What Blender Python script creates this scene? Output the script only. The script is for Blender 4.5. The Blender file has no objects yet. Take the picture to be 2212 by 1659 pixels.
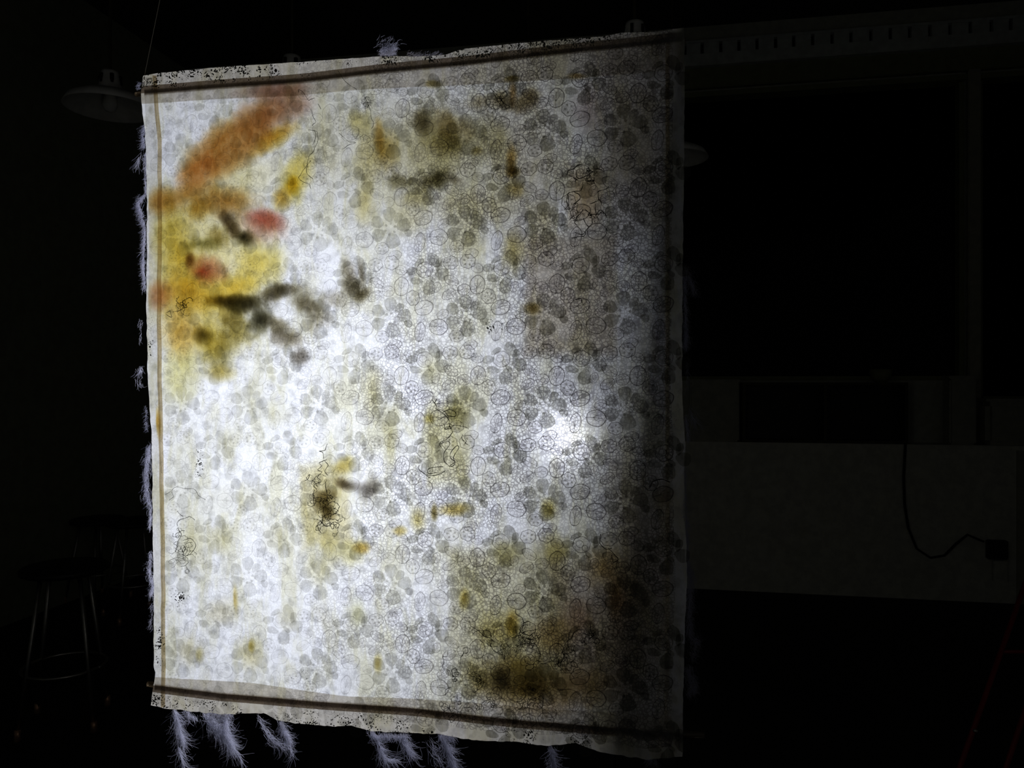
import bpy, bmesh, math, random
import numpy as np
from mathutils import Vector, Matrix

# ------------------------------------------------------------------ camera
SC = bpy.context.scene
COL = SC.collection
FPX, YAW, CAMZ, CLOTH = 1661.0, math.radians(10.48), 1.40, 1.0902
cam_d = bpy.data.cameras.new('camera')
cam_d.sensor_fit = 'HORIZONTAL'; cam_d.sensor_width = 36.0
cam_d.lens = 36.0 * FPX / 2212.0
cam_d.clip_start = 0.02
cam = bpy.data.objects.new('camera', cam_d); COL.objects.link(cam)
cam.location = (0, -CLOTH, CAMZ)
cam.rotation_euler = (math.pi / 2, 0, YAW)
SC.camera = cam

# ------------------------------------------------------------------ world, exposure
w = bpy.data.worlds.new('night'); SC.world = w; w.use_nodes = True
w.node_tree.nodes['Background'].inputs[0].default_value = (1.0, 0.98, 0.90, 1)
w.node_tree.nodes['Background'].inputs[1].default_value = 0.0125
SC.view_settings.view_transform = 'Standard'
SC.view_settings.look = 'None'
SC.view_settings.exposure = 0.0
SC.view_settings.gamma = 1.0
SC.view_settings.use_curve_mapping = False
SC.cycles.transparent_max_bounces = 32
SC.cycles.max_bounces = 3
SC.cycles.sample_clamp_indirect = 1.0

TORCH_POWER = 21.0
TORCH_H = 0.70            # distance of the torch behind the cloth
TORCH_TILT = math.radians(13.2)

rng = np.random.default_rng(7)
random.seed(7)

# ------------------------------------------------------------------ helpers
def at(px, py, y=0.0):
    """point of the room's plane Y = y that the picture shows at (px, py)"""
    x = (px - 1106.0) / FPX; z = (829.5 - py) / FPX
    dx = x * math.cos(YAW) - math.sin(YAW); dy = x * math.sin(YAW) + math.cos(YAW)
    t = (y + CLOTH) / dy
    return Vector((dx * t, y, CAMZ + z * t))

def wave(x, z):
    """gentle hang of the cloth"""
    return 0.0016 * np.sin(9 * x + 1.3) * np.cos(3 * (z - 1.4)) + 0.0010 * np.sin(23 * x + 4 * z)

def smooth(a, b, x):
    t = np.clip((x - a) / (b - a), 0, 1)
    return t * t * (3 - 2 * t)

_hash = np.random.default_rng(3).random((256, 256))
def vnoise(x, y):
    xi = np.floor(x).astype(int); yi = np.floor(y).astype(int)
    fx = x - xi; fy = y - yi
    fx = fx * fx * (3 - 2 * fx); fy = fy * fy * (3 - 2 * fy)
    h = lambda i, j: _hash[i % 256, j % 256]
    return ((h(xi, yi) * (1 - fx) + h(xi + 1, yi) * fx) * (1 - fy)
            + (h(xi, yi + 1) * (1 - fx) + h(xi + 1, yi + 1) * fx) * fy)
def fbm(x, y, o=4):
    s = 0; a = 0.5
    for k in range(o):
        s = s + a * vnoise(x * 2 ** k + 17.3 * k, y * 2 ** k + 5.1 * k); a *= 0.5
    return s / (1 - 0.5 ** o)

def tag(o, label=None, cat=None, group=None, kind=None):
    if label: o['label'] = label
    if cat: o['category'] = cat
    if group: o['group'] = group
    if kind: o['kind'] = kind
    return o

def empty(name, loc, label, cat, group=None):
    o = bpy.data.objects.new(name, None); COL.objects.link(o)
    o.location = loc; o.empty_display_size = 0.05
    return tag(o, label, cat, group)

def link(name, me, mat, parent=None):
    o = bpy.data.objects.new(name, me); COL.objects.link(o)
    if mat and not me.materials: me.materials.append(mat)
    if parent:
        o.parent = parent
        wm = Matrix.Translation(parent.location) if parent.parent is None else \
            Matrix.Translation(parent.location + parent.parent.location)
        o.matrix_parent_inverse = Matrix()
        o.location = o.location - wm.translation      # meshes are written in room coordinates
    return o

def mesh_pd(name, v, f, smooth_=True, attrs=None):
    me = bpy.data.meshes.new(name)
    me.from_pydata([tuple(map(float, p)) for p in v], [], [tuple(map(int, q)) for q in f])
    if smooth_:
        me.polygons.foreach_set('use_smooth', [True] * len(me.polygons))
    for k, (typ, data) in (attrs or {}).items():
        a = me.attributes.new(k, typ, 'POINT')
        a.data.foreach_set('color' if typ == 'FLOAT_COLOR' else 'value', np.asarray(data, dtype=np.float32).ravel())
    me.update()
    return me

class MB:
    """collects boxes, tubes and turned shapes into one mesh"""
    def __init__(s): s.v = []; s.f = []
    def add(s, v, f):
        n = len(s.v); s.v += [tuple(p) for p in v]; s.f += [tuple(i + n for i in q) for q in f]; return s
    def box(s, x0, x1, y0, y1, z0, z1, b=0.0):
        if b <= 0:
            v = [(x, y, z) for x in (x0, x1) for y in (y0, y1) for z in (z0, z1)]
            return s.add(v, [(0, 1, 3, 2), (4, 6, 7, 5), (0, 4, 5, 1), (2, 3, 7, 6), (0, 2, 6, 4), (1, 5, 7, 3)])
        bm = bmesh.new(); bmesh.ops.create_cube(bm, size=1.0)
        for q in bm.verts:
            q.co = ((x0 + x1) / 2 + q.co.x * (x1 - x0), (y0 + y1) / 2 + q.co.y * (y1 - y0), (z0 + z1) / 2 + q.co.z * (z1 - z0))
        bmesh.ops.bevel(bm, geom=bm.edges[:], offset=b, segments=2, affect='EDGES')
        bm.verts.index_update()
        s.add([q.co[:] for q in bm.verts], [[q.index for q in f.verts] for f in bm.faces]); bm.free()
        return s
    def tube(s, pts, r, n=8, caps=True):
        pts = [Vector(p) for p in pts]; m = len(pts)
        rs = list(r) if hasattr(r, '__len__') else [r] * m
        v = []; f = []
        d0 = (pts[1] - pts[0]).normalized()
        up = Vector((0, 0, 1)) if abs(d0.z) < 0.9 else Vector((1, 0, 0))
        a = d0.cross(up).normalized()
        for i, p in enumerate(pts):
            d = (pts[min(i + 1, m - 1)] - pts[max(i - 1, 0)])
            if d.length < 1e-9: d = d0
            d.normalize()
            a = (a - d * a.dot(d))
            if a.length < 1e-6: a = d.orthogonal()
            a.normalize(); b = d.cross(a)
            for k in range(n):
                t = 2 * math.pi * k / n
                v.append(p + (a * math.cos(t) + b * math.sin(t)) * rs[i])
        for i in range(m - 1):
            for k in range(n):
                f.append((i * n + k, i * n + (k + 1) % n, (i + 1) * n + (k + 1) % n, (i + 1) * n + k))
        if caps:
            f.append(tuple(range(n))[::-1]); f.append(tuple((m - 1) * n + k for k in range(n)))
        return s.add(v, f)
    def lathe(s, c, prof, n=32):
        v = []; f = []
        for (r, z) in prof:
            for k in range(n):
                t = 2 * math.pi * k / n
                v.append((c[0] + r * math.cos(t), c[1] + r * math.sin(t), c[2] + z))
        for i in range(len(prof) - 1):
            for k in range(n):
                f.append((i * n + k, i * n + (k + 1) % n, (i + 1) * n + (k + 1) % n, (i + 1) * n + k))
        return s.add(v, f)
    def build(s, name, mat, parent=None, sm=False):
        return link(name, mesh_pd(name, s.v, s.f, sm), mat, parent)

# ------------------------------------------------------------------ materials
def new_mat(name):
    m = bpy.data.materials.new(name); m.use_nodes = True
    nt = m.node_tree; nt.nodes.clear()
    out = nt.nodes.new('ShaderNodeOutputMaterial')
    return m, nt, out
def N(nt, typ, **kw):
    n = nt.nodes.new(typ)
    for k, v in kw.items(): setattr(n, k, v)
    return n
def L(nt, a, b): nt.links.new(a, b)

def val(nt, op, a, b=None, c=None, clamp=False):
    n = N(nt, 'ShaderNodeMath', operation=op); n.use_clamp = clamp
    for i, x in enumerate((a, b, c)):
        if x is None: continue
        if isinstance(x, (int, float)): n.inputs[i].default_value = x
        else: L(nt, x, n.inputs[i])
    return n.outputs[0]
def mixc(nt, fac, a, b, blend='MIX'):
    n = N(nt, 'ShaderNodeMix', data_type='RGBA', blend_type=blend)
    for sock, x in ((n.inputs[0], fac), (n.inputs[6], a), (n.inputs[7], b)):
        if isinstance(x, (int, float)): sock.default_value = x
        elif isinstance(x, tuple): sock.default_value = (*x[:3], 1)
        else: L(nt, x, sock)
    return n.outputs[2]
def mixs(nt, fac, a, b):
    n = N(nt, 'ShaderNodeMixShader')
    if isinstance(fac, (int, float)): n.inputs[0].default_value = fac
    else: L(nt, fac, n.inputs[0])
    L(nt, a, n.inputs[1]); L(nt, b, n.inputs[2]); return n.outputs[0]
def pos(nt, sx=1, sy=1, sz=1):
    g = N(nt, 'ShaderNodeNewGeometry')
    m = N(nt, 'ShaderNodeVectorMath', operation='MULTIPLY'); m.inputs[1].default_value = (sx, sy, sz)
    L(nt, g.outputs['Position'], m.inputs[0]); return m.outputs[0]
def noise(nt, vec, scale, detail=4, rough=0.55, dist=0.0):
    n = N(nt, 'ShaderNodeTexNoise'); n.inputs['Scale'].default_value = scale
    n.inputs['Detail'].default_value = detail; n.inputs['Roughness'].default_value = rough
    n.inputs['Distortion'].default_value = dist
    L(nt, vec, n.inputs['Vector']); return n.outputs['Fac']
def ramp(nt, x, lo, hi, a=0.0, b=1.0):
    n = N(nt, 'ShaderNodeMapRange', interpolation_type='SMOOTHSTEP')
    for i, q in enumerate((lo, hi, a, b)): n.inputs[i + 1].default_value = q
    L(nt, x, n.inputs[0]); return n.outputs[0]
def attr(nt, name, fac=True):
    n = N(nt, 'ShaderNodeAttribute'); n.attribute_name = name
    return n.outputs['Fac' if fac else 'Color']
def bsdf(nt, typ, col, **kw):
    n = N(nt, typ)
    if isinstance(col, tuple): n.inputs['Color'].default_value = (*col, 1)
    else: L(nt, col, n.inputs['Color'])
    for k, v in kw.items(): n.inputs[k].default_value = v
    return n.outputs[0]

def principled(name, col, rough=0.6, metal=0.0, var=0.12, scale=18.0, bump=0.0):
    m, nt, out = new_mat(name)
    b = N(nt, 'ShaderNodeBsdfPrincipled')
    n = noise(nt, pos(nt), scale, 5)
    c = mixc(nt, ramp(nt, n, 0.3, 0.7), tuple(x * (1 - var) for x in col), tuple(min(1, x * (1 + var)) for x in col))
    L(nt, c, b.inputs['Base Color'])
    b.inputs['Roughness'].default_value = rough; b.inputs['Metallic'].default_value = metal
    if bump:
        bp = N(nt, 'ShaderNodeBump'); bp.inputs['Strength'].default_value = bump; bp.inputs['Distance'].default_value = 0.005
        L(nt, n, bp.inputs['Height']); L(nt, bp.outputs[0], b.inputs['Normal'])
    L(nt, b.outputs[0], out.inputs[0]); return m

def backing_material():
    """white wool felt: passes scattered light, thin spots have small holes"""
    m, nt, out = new_mat('white_felt')
    streak = noise(nt, pos(nt, 1, 1, 0.30), 34, 5, 0.6, 0.4)
    cloud = noise(nt, pos(nt, 1, 1, 0.7), 9, 3)
    fibre = noise(nt, pos(nt, 1, 1, 0.22), 420, 3, 0.7)
    wv = N(nt, 'ShaderNodeVectorMath', operation='ADD'); L(nt, pos(nt), wv.inputs[0])
    wn = N(nt, 'ShaderNodeTexNoise'); wn.inputs['Scale'].default_value = 50; L(nt, pos(nt), wn.inputs['Vector'])
    ws = N(nt, 'ShaderNodeVectorMath', operation='SCALE'); ws.inputs['Scale'].default_value = 0.022; L(nt, wn.outputs['Color'], ws.inputs[0]); L(nt, ws.outputs[0], wv.inputs[1])
    cv = N(nt, 'ShaderNodeTexVoronoi', feature='SMOOTH_F1'); cv.inputs['Scale'].default_value = 62; cv.inputs['Smoothness'].default_value = 0.6; L(nt, wv.outputs[0], cv.inputs['Vector'])
    curd = val(nt, 'ADD', val(nt, 'MULTIPLY', ramp(nt, cv.outputs['Distance'], 0.12, 0.62, 0.0, 1.0), 0.6), val(nt, 'MULTIPLY', ramp(nt, noise(nt, pos(nt), 140, 4, 0.65), 0.3, 0.7), 0.4))
    k = val(nt, 'ADD', val(nt, 'MULTIPLY', ramp(nt, streak, 0.42, 0.66), 0.8), val(nt, 'MULTIPLY', ramp(nt, cloud, 0.42, 0.66), 0.55), clamp=True)
    c = mixc(nt, k, (0.90, 0.925, 1.0), (0.74, 0.74, 0.63))
    f = val(nt, 'ADD', val(nt, 'MULTIPLY', fibre, 0.30), val(nt, 'MULTIPLY', curd, 0.42))
    f = val(nt, 'ADD', f, 0.52, clamp=True)
    g = N(nt, 'ShaderNodeCombineColor'); [L(nt, f, g.inputs[i]) for i in range(3)]
    c = mixc(nt, 1.0, c, g.outputs[0], 'MULTIPLY')
    tr = bsdf(nt, 'ShaderNodeBsdfTranslucent', c)
    di = bsdf(nt, 'ShaderNodeBsdfDiffuse', c)
    cloth = mixs(nt, 0.33, tr, di)
    # forward scatter through the open weave
    rf = bsdf(nt, 'ShaderNodeBsdfRefraction', c, Roughness=0.60, IOR=1.30)
    cloth = mixs(nt, 0.015, cloth, rf)
    # small holes
    vo = N(nt, 'ShaderNodeTexVoronoi', feature='F1'); vo.inputs['Scale'].default_value = 330
    L(nt, wv.outputs[0], vo.inputs['Vector'])
    hn = noise(nt, pos(nt), 60, 2)
    h = attr(nt, 'thin')
    th = val(nt, 'MULTIPLY', h, val(nt, 'MULTIPLY', ramp(nt, hn, 0.30, 0.60), 0.85))
    hole = val(nt, 'LESS_THAN', vo.outputs['Distance'], th)
    tp = bsdf(nt, 'ShaderNodeBsdfTransparent', (1, 1, 1))
    s = mixs(nt, hole, cloth, tp)
    s = mixs(nt, 0.0004, s, tp)
    L(nt, s, out.inputs[0]); return m

def filter_material(name, use_attr=None, col=(0.8, 0.78, 0.7), fib=0.25, body=0.06):
    """a thin layer of fibre that tints the light passing through it"""
    m, nt, out = new_mat(name)
    n = noise(nt, pos(nt, 1, 1, 0.35), 240, 1, 0.6)
    if use_attr:
        c = attr(nt, use_attr, False)
    else:
        c = N(nt, 'ShaderNodeRGB'); c.outputs[0].default_value = (*col, 1); c = c.outputs[0]
    k = val(nt, 'ADD', val(nt, 'MULTIPLY', n, 2 * fib), 1 - fib)
    ga = N(nt, 'ShaderNodeGamma'); L(nt, c, ga.inputs[0]); L(nt, k, ga.inputs[1])
    tp = bsdf(nt, 'ShaderNodeBsdfTransparent', ga.outputs[0])
    di = bsdf(nt, 'ShaderNodeBsdfDiffuse', c)
    L(nt, mixs(nt, body, tp, di), out.inputs[0]); return m

def net_material():
    """fine lace net: round cells between thin threads"""
    m, nt, out = new_mat('lace_net')
    wob = noise(nt, pos(nt), 45, 2)
    p = pos(nt, 1, 0, 1)
    sc = N(nt, 'ShaderNodeVectorMath', operation='ADD'); L(nt, p, sc.inputs[0])
    cb = N(nt, 'ShaderNodeCombineXYZ'); L(nt, val(nt, 'MULTIPLY', wob, 0.006), cb.inputs[0]); L(nt, val(nt, 'MULTIPLY', wob, -0.005), cb.inputs[2])
    L(nt, cb.outputs[0], sc.inputs[1])
    vo = N(nt, 'ShaderNodeTexVoronoi', feature='DISTANCE_TO_EDGE'); vo.inputs['Scale'].default_value = 205
    vo.inputs['Randomness'].default_value = 0.8
    L(nt, sc.outputs[0], vo.inputs['Vector'])
    thread = ramp(nt, vo.outputs['Distance'], 0.05, 0.15, 1, 0)
    lay = ramp(nt, noise(nt, pos(nt), 14, 3), 0.34, 0.58, 0.40, 1.0)
    thread = val(nt, 'MULTIPLY', val(nt, 'MULTIPLY', thread, lay), left_fade(nt, 0.22, 1.0))
    tp = bsdf(nt, 'ShaderNodeBsdfTransparent', (1, 1, 1))
    th = mixs(nt, 0.16, bsdf(nt, 'ShaderNodeBsdfTransparent', (0.50, 0.49, 0.51)), bsdf(nt, 'ShaderNodeBsdfDiffuse', (0.78, 0.76, 0.70)))
    L(nt, mixs(nt, thread, tp, th), out.inputs[0]); return m

def left_fade(nt, lo, hi):
    """lace strength by position: weak on the left, full on the right"""
    sep = N(nt, 'ShaderNodeSeparateXYZ'); L(nt, pos(nt), sep.inputs[0])
    x = val(nt, 'ADD', sep.outputs[0], val(nt, 'MULTIPLY', val(nt, 'SUBTRACT', noise(nt, pos(nt), 7, 3), 0.5), 0.5))
    return ramp(nt, x, -0.62, -0.12, lo, hi)

def lace_solid(name, tint, body, lines, lo=0.5):
    m, nt, out = new_mat(name)
    if lines:
        a = noise(nt, pos(nt, 1, 1, 0.12), 620, 2, 0.6)
        b = noise(nt, pos(nt), 70, 3)
        t = val(nt, 'ADD', val(nt, 'MULTIPLY', ramp(nt, a, 0.35, 0.65), 0.22), val(nt, 'MULTIPLY', ramp(nt, b, 0.3, 0.7), 0.30))
        c = mixc(nt, t, tint, (1.0, 1.0, 1.0))
    else:
        c = tint
    c = mixc(nt, left_fade(nt, lo, 1.0), (1.0, 1.0, 1.0), c)
    tp = bsdf(nt, 'ShaderNodeBsdfTransparent', c)
    L(nt, mixs(nt, body, tp, bsdf(nt, 'ShaderNodeBsdfDiffuse', (0.76, 0.74, 0.68))), out.inputs[0]); return m

def fibre_material(name, col, trans=0.5):
    m, nt, out = new_mat(name)
    n = noise(nt, pos(nt), 300, 2)
    c = mixc(nt, n, tuple(x * 0.8 for x in col), col)
    L(nt, mixs(nt, trans, bsdf(nt, 'ShaderNodeBsdfDiffuse', c), bsdf(nt, 'ShaderNodeBsdfTranslucent', c)), out.inputs[0]); return m

M_FELT = backing_material()
M_WOOL = filter_material('dyed_wool', 'tint', fib=0.20)
M_HEM = filter_material('hem_fold', None, (0.60, 0.56, 0.49))
M_SIDE = filter_material('side_hem_fold', None, (0.80, 0.79, 0.76))
M_SEAM = filter_material('seam_fold', None, (0.55, 0.46, 0.30))
M_NET = net_material()
M_PETAL = lace_solid('lace_petal', (0.40, 0.395, 0.36), 0.07, True, 0.40)
M_SHEER = lace_solid('lace_sheer', (0.84, 0.83, 0.85), 0.02, True, 0.3)
M_CORD = lace_solid('lace_cord', (0.32, 0.31, 0.31), 0.12, False, 0.16)
M_TUFT = fibre_material('white_wool_fibre', (0.82, 0.83, 1.0), 0.4)
M_YARN = principled('black_yarn', (0.018, 0.016, 0.014), 0.8)
M_THREAD = fibre_material('hanging_thread', (0.10, 0.09, 0.07), 0.4)
def rod_material():
    m, nt, out = new_mat('clear_rod')
    tp = bsdf(nt, 'ShaderNodeBsdfTransparent', mixc(nt, noise(nt, pos(nt), 30, 2), (0.60, 0.53, 0.46), (0.74, 0.67, 0.60)))
    gl = bsdf(nt, 'ShaderNodeBsdfGlossy', (0.8, 0.8, 0.8), Roughness=0.15)
    di = bsdf(nt, 'ShaderNodeBsdfDiffuse', (0.42, 0.36, 0.26))
    L(nt, mixs(nt, 0.30, tp, mixs(nt, 0.2, di, gl)), out.inputs[0]); return m
M_ROD = rod_material()
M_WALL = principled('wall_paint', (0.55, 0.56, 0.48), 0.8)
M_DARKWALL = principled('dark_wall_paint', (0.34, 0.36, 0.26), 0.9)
M_CEIL = principled('ceiling_dark', (0.05, 0.055, 0.05), 0.9)
M_FLOOR = principled('floor_dark', (0.02, 0.02, 0.02), 0.85)
M_WHITE = principled('white_board', (0.75, 0.75, 0.68), 0.6)
M_FRAME = principled('window_frame_paint', (0.26, 0.28, 0.14), 0.6)
M_POST = principled('post_paint', (0.45, 0.44, 0.34), 0.6)
M_RAIL = principled('rail_paint', (0.72, 0.76, 0.76), 0.5)
M_ENAMEL = principled('white_enamel', (0.78, 0.78, 0.78), 0.35)
M_BLACK = principled('black_plastic', (0.012, 0.012, 0.012), 0.5)
M_STEEL = principled('pale_steel', (0.46, 0.45, 0.43), 0.42, 1.0)
M_RED = principled('red_paint', (0.22, 0.006, 0.008), 0.6)
M_DARKWOOD = principled('dark_wood', (0.06, 0.055, 0.03), 0.7)
M_CARD = principled('grey_card', (0.45, 0.45, 0.38), 0.8)
M_COPPER = principled('copper_ferrule', (0.7, 0.42, 0.28), 0.4, 0.6)

def blocker_material():
    m, nt, out = new_mat('matt_black')
    L(nt, bsdf(nt, 'ShaderNodeBsdfDiffuse', mixc(nt, noise(nt, pos(nt), 60, 3), (0.045, 0.045, 0.045), (0.055, 0.055, 0.055))), out.inputs[0]); return m
M_BLOCKER = blocker_material()  # dark grey set for the light that the added plate bounces

def glass_material():
    m, nt, out = new_mat('window_glass')
    g = bsdf(nt, 'ShaderNodeBsdfGlossy', (0.5, 0.5, 0.5), Roughness=0.08)
    d = bsdf(nt, 'ShaderNodeBsdfDiffuse', (0.003, 0.003, 0.003))
    lw = N(nt, 'ShaderNodeFresnel'); lw.inputs[0].default_value = 1.3
    L(nt, mixs(nt, lw.outputs[0], d, g), out.inputs[0]); return m
M_GLASS = glass_material()

# ------------------------------------------------------------------ the room
YW = 4.504                      # back wall
def wx(px): return at(px, 829.5, YW).x
def wz(px, py): return at(px, py, YW).z
XL, XR, ZC = -3.7, 3.4, 3.93
MB().box(XL, XR, -3.2, YW + 0.3, -0.1, 0).build('floor', M_FLOOR)['kind'] = 'structure'
MB().box(XL, XR, -3.2, YW + 0.3, ZC, ZC + 0.1).build('ceiling', M_CEIL)['kind'] = 'structure'
# back wall pieces around the two windows
WX0, WX1 = -0.9, wx(2085); WX2, WX3 = wx(2112), 3.2
ZS, ZH = wz(1600, 822), wz(1490, 203)
ZS2 = wz(2160, 866)
mb = MB()
mb.box(XL, WX0, YW, YW + 0.2, 0, ZC); mb.box(WX0, WX1, YW, YW + 0.2, 0, ZS); mb.box(WX0, WX1, YW, YW + 0.2, ZH, ZC)
mb.box(WX1, WX2, YW, YW + 0.2, 0, ZC); mb.box(WX2, WX3, YW, YW + 0.2, 0, ZS2); mb.box(WX2, WX3, YW, YW + 0.2, ZH, ZC)
mb.box(WX3, XR, YW, YW + 0.2, 0, ZC)
mb.build('wall_back', M_WALL)['kind'] = 'structure'
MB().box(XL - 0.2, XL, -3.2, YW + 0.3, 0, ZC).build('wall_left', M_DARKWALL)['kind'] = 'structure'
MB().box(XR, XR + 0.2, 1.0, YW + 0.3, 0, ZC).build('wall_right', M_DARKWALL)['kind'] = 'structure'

for i, (x0, x1, zs) in enumerate(((WX0, WX1, ZS), (WX2, WX3, ZS2))):
    win = MB().box(x0, x1, YW + 0.09, YW + 0.10, zs, ZH).build('window_%d' % (i + 1), M_GLASS)
    win['kind'] = 'structure'
    fr = MB()
    fr.box(x0, x1, YW - 0.03, YW + 0.09, ZH - 0.035, ZH); fr.box(x0, x1, YW + 0.02, YW + 0.09, zs, zs + 0.03)
    fr.box(x0, x0 + 0.04, YW + 0.02, YW + 0.09, zs, ZH); fr.box(x1 - 0.03, x1, YW + 0.02, YW + 0.09, zs, ZH)
    fr.build('window_frame', M_FRAME, win)
# header board above the windows, post between them
MB().box(WX0, XR, YW - 0.05, YW, ZH + 0.02, ZH + 0.19, 0.006).build('trim_1', M_FRAME)['kind'] = 'structure'
MB().box(WX1, WX2, YW - 0.06, YW, ZS - 0.25, ZH + 0.02, 0.006).build('trim_2', M_POST)['kind'] = 'structure'

# slotted rail along the top of the wall
rz0, rz1 = wz(1500, 128), wz(1500, 99)
rail = empty('slotted_rail', (1.5, YW - 0.06, rz0), 'long white slotted rail running along the top of the window wall', 'rail')
MB().box(-0.7, XR, YW - 0.075, YW, rz1 - 0.012, rz1 + 0.006, 0.003).build('rail_top', M_RAIL, rail)
MB().box(-0.7, XR, YW - 0.10, YW, rz0 - 0.085, rz0 - 0.004, 0.004).build('rail_lip', M_RAIL, rail)
MB().box(-0.7, XR, YW - 0.035, YW - 0.001, rz0 - 0.004, rz1 - 0.012).build('rail_back', M_BLACK, rail)
xs = [wx(1450 + q / 2.903) for q in (190, 305, 418, 530, 645, 757, 875, 995, 1112, 1235, 1355, 1475, 1600, 1725, 1850, 1980, 2100)]
xs = [xs[0] - 0.117 * k for k in range(7, 0, -1)] + xs + [xs[-1] + 0.117 * k for k in range(1, 9)]
for a, b in zip(xs[:-1], xs[1:]):
    if b > XR - 0.02: break
    MB().box(a + 0.011, b - 0.011, YW - 0.07, YW - 0.03, rz0 - 0.004, rz1 - 0.012, 0.002).build('rail_tab', M_RAIL, rail)

# low white panel under the windows
PX1 = wx(2165)
pz = wz(1700, 952)
pan = empty('low_cabinet', (1.0, YW - 0.15, 0), 'long low white cabinet standing under the windows', 'cabinet')
MB().box(-0.7, PX1, YW - 0.20, YW - 0.001, 0.001, pz - 0.03).build('body', M_WHITE, pan)
MB().box(-0.75, PX1 + 0.35, YW - 0.205, YW - 0.001, pz - 0.03, pz, 0.006).build('top', M_WHITE, pan)
MB().box(PX1, PX1 + 0.10, YW - 0.21, YW - 0.001, 0.001, pz - 0.03, 0.004).build('end_post', M_POST, pan)

def obj_on_top(name, px0, px1, py, depth, mat, label, cat, b=0.012, lid=None):
    x0, x1 = at(px0, 829, YW - depth).x, at(px1, 829, YW - depth).x
    z1 = at((px0 + px1) / 2, py, YW - depth).z
    e = empty(name, ((x0 + x1) / 2, YW - depth / 2, pz), label, cat)
    MB().box(x0, x1, YW - depth, YW - 0.065, pz + 0.001, z1, b).build('body', mat, e)
    if lid:
        MB().box(x0 - 0.006, x1 + 0.006, YW - depth - 0.006, YW - 0.062, z1, z1 + 0.02, 0.004).build('lid', lid, e)
    return e
obj_on_top('storage_box', 1490, 1597, 826, 0.20, M_CARD, 'square pale box on the cabinet top beside the hanging', 'box', lid=M_CARD)
obj_on_top('document_case', 2052, 2110, 818, 0.20, M_CARD, 'upright pale case on the cabinet below the window post', 'case', lid=M_CARD)
obj_on_top('plastic_tub', 2132, 2300, 868, 0.21, M_CARD, 'wide pale tub on the cabinet at the right edge of the view', 'tub', 0.03, lid=M_CARD)
# open dark shelf on the cabinet
x0, x1 = at(1604, 829, YW - .2).x, at(1962, 829, YW - .2).x
z1 = at(1780, 826, YW - .2).z
sh = empty('open_shelf', ((x0 + x1) / 2, YW - 0.1, pz), 'dark open shelf on the cabinet top between the pale boxes', 'shelf')
MB().box(x0, x1, YW - 0.20, YW - 0.07, z1 - 0.02, z1).build('shelf_board', M_DARKWOOD, sh)
MB().box(x0, x1, YW - 0.20, YW - 0.07, pz + 0.001, pz + 0.02).build('shelf_board', M_DARKWOOD, sh)
for q in (x0, (x0 + x1) / 2, x1 - 0.02):
    MB().box(q, q + 0.02, YW - 0.20, YW - 0.07, pz + 0.02, z1 - 0.02).build('side_panel', M_DARKWOOD, sh)
MB().box(x0, x1, YW - 0.075, YW - 0.065, pz + 0.02, z1 - 0.02).build('back_panel', M_BLACK, sh)
b0 = at(1880, 829, YW - .15).x
bw = empty('bowl', (b0 + 0.07, YW - 0.13, z1), 'small yellowish bowl on top of the dark shelf', 'bowl')
MB().lathe((b0 + 0.07, YW - 0.13, z1 + 0.001), [(0.0, 0.0), (0.035, 0), (0.06, 0.03), (0.075, 0.085), (0.071, 0.085), (0.056, 0.032), (0.0, 0.01)], 24).build('body', M_FRAME, bw, True)
# cable looping over the cabinet front, and the socket
pts = [at(px, py, YW - 0.215) for px, py in ((1956, 958), (1952, 1030), (1954, 1090), (1962, 1140), (1980, 1185), (2010, 1205), (2040, 1200), (2065, 1175), (2090, 1155), (2125, 1170))]
tag(MB().tube(pts, 0.008, 6).build('power_cable', M_BLACK, None, True), 'dark cable hanging in a loop over the white cabinet front', 'cable')
s = empty('wall_socket', at(2148, 1205, YW - 0.22), 'dark socket box with a pale plug on the cabinet end', 'socket')
p0, p1 = at(2128, 1205, YW - .2), at(2172, 1166, YW - .2)
MB().box(p0.x, p1.x, YW - 0.245, YW - 0.201, p0.z, p1.z, 0.005).build('socket_box', M_BLACK, s)
p0, p1 = at(2142, 1254, YW - .2), at(2172, 1210, YW - .2)
MB().box(p0.x, p1.x, YW - 0.235, YW - 0.201, p0.z, p1.z, 0.005).build('plug', M_WHITE, s)

# pendant lamps (all switched off)
def pendant(px, y, zr, label):
    c = at(px, 829, y)
    e = empty('pendant_lamp', (c.x, y, zr), label, 'lamp', 'white enamel pendant lamps')
    MB().lathe((c.x, y, zr), [(0.045, 0.085), (0.06, 0.075), (0.12, 0.06), (0.172, 0.033), (0.19, 0.0), (0.186, 0.0), (0.165, 0.028), (0.10, 0.052), (0.045, 0.065)], 40).build('shade', M_ENAMEL, e, True)
    cap = MB().lathe((c.x, y, zr), [(0.048, 0.085), (0.046, 0.11), (0.037, 0.155), (0.034, 0.165), (0.0, 0.167)], 24).build('cap', M_ENAMEL, e, True)
    for k in range(6):
        t = math.pi / 3 * k + 0.3
        MB().box(c.x + 0.043 * math.cos(t) - 0.006, c.x + 0.043 * math.cos(t) + 0.006, y + 0.043 * math.sin(t) - 0.006, y + 0.043 * math.sin(t) + 0.006, zr + 0.105, zr + 0.145).build('vent_slot', M_BLACK, cap)
    MB().tube([(c.x, y, zr + 0.165), (c.x, y, ZC)], 0.006, 6).build('cord', M_DARKWOOD, e)
    MB().lathe((c.x, y, zr + 0.03), [(0.0, -0.045), (0.02, -0.04), (0.032, -0.015), (0.026, 0.02), (0.016, 0.045), (0.014, 0.06)], 16).build('bulb', M_ENAMEL, e, True)
    return e
pendant(238, 1.95, 2.625, 'white enamel pendant lamp left of the hanging')
pendant(1371, 1.93, 2.635, 'white pendant lamp with its cap showing above the top right corner of the hanging')
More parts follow.
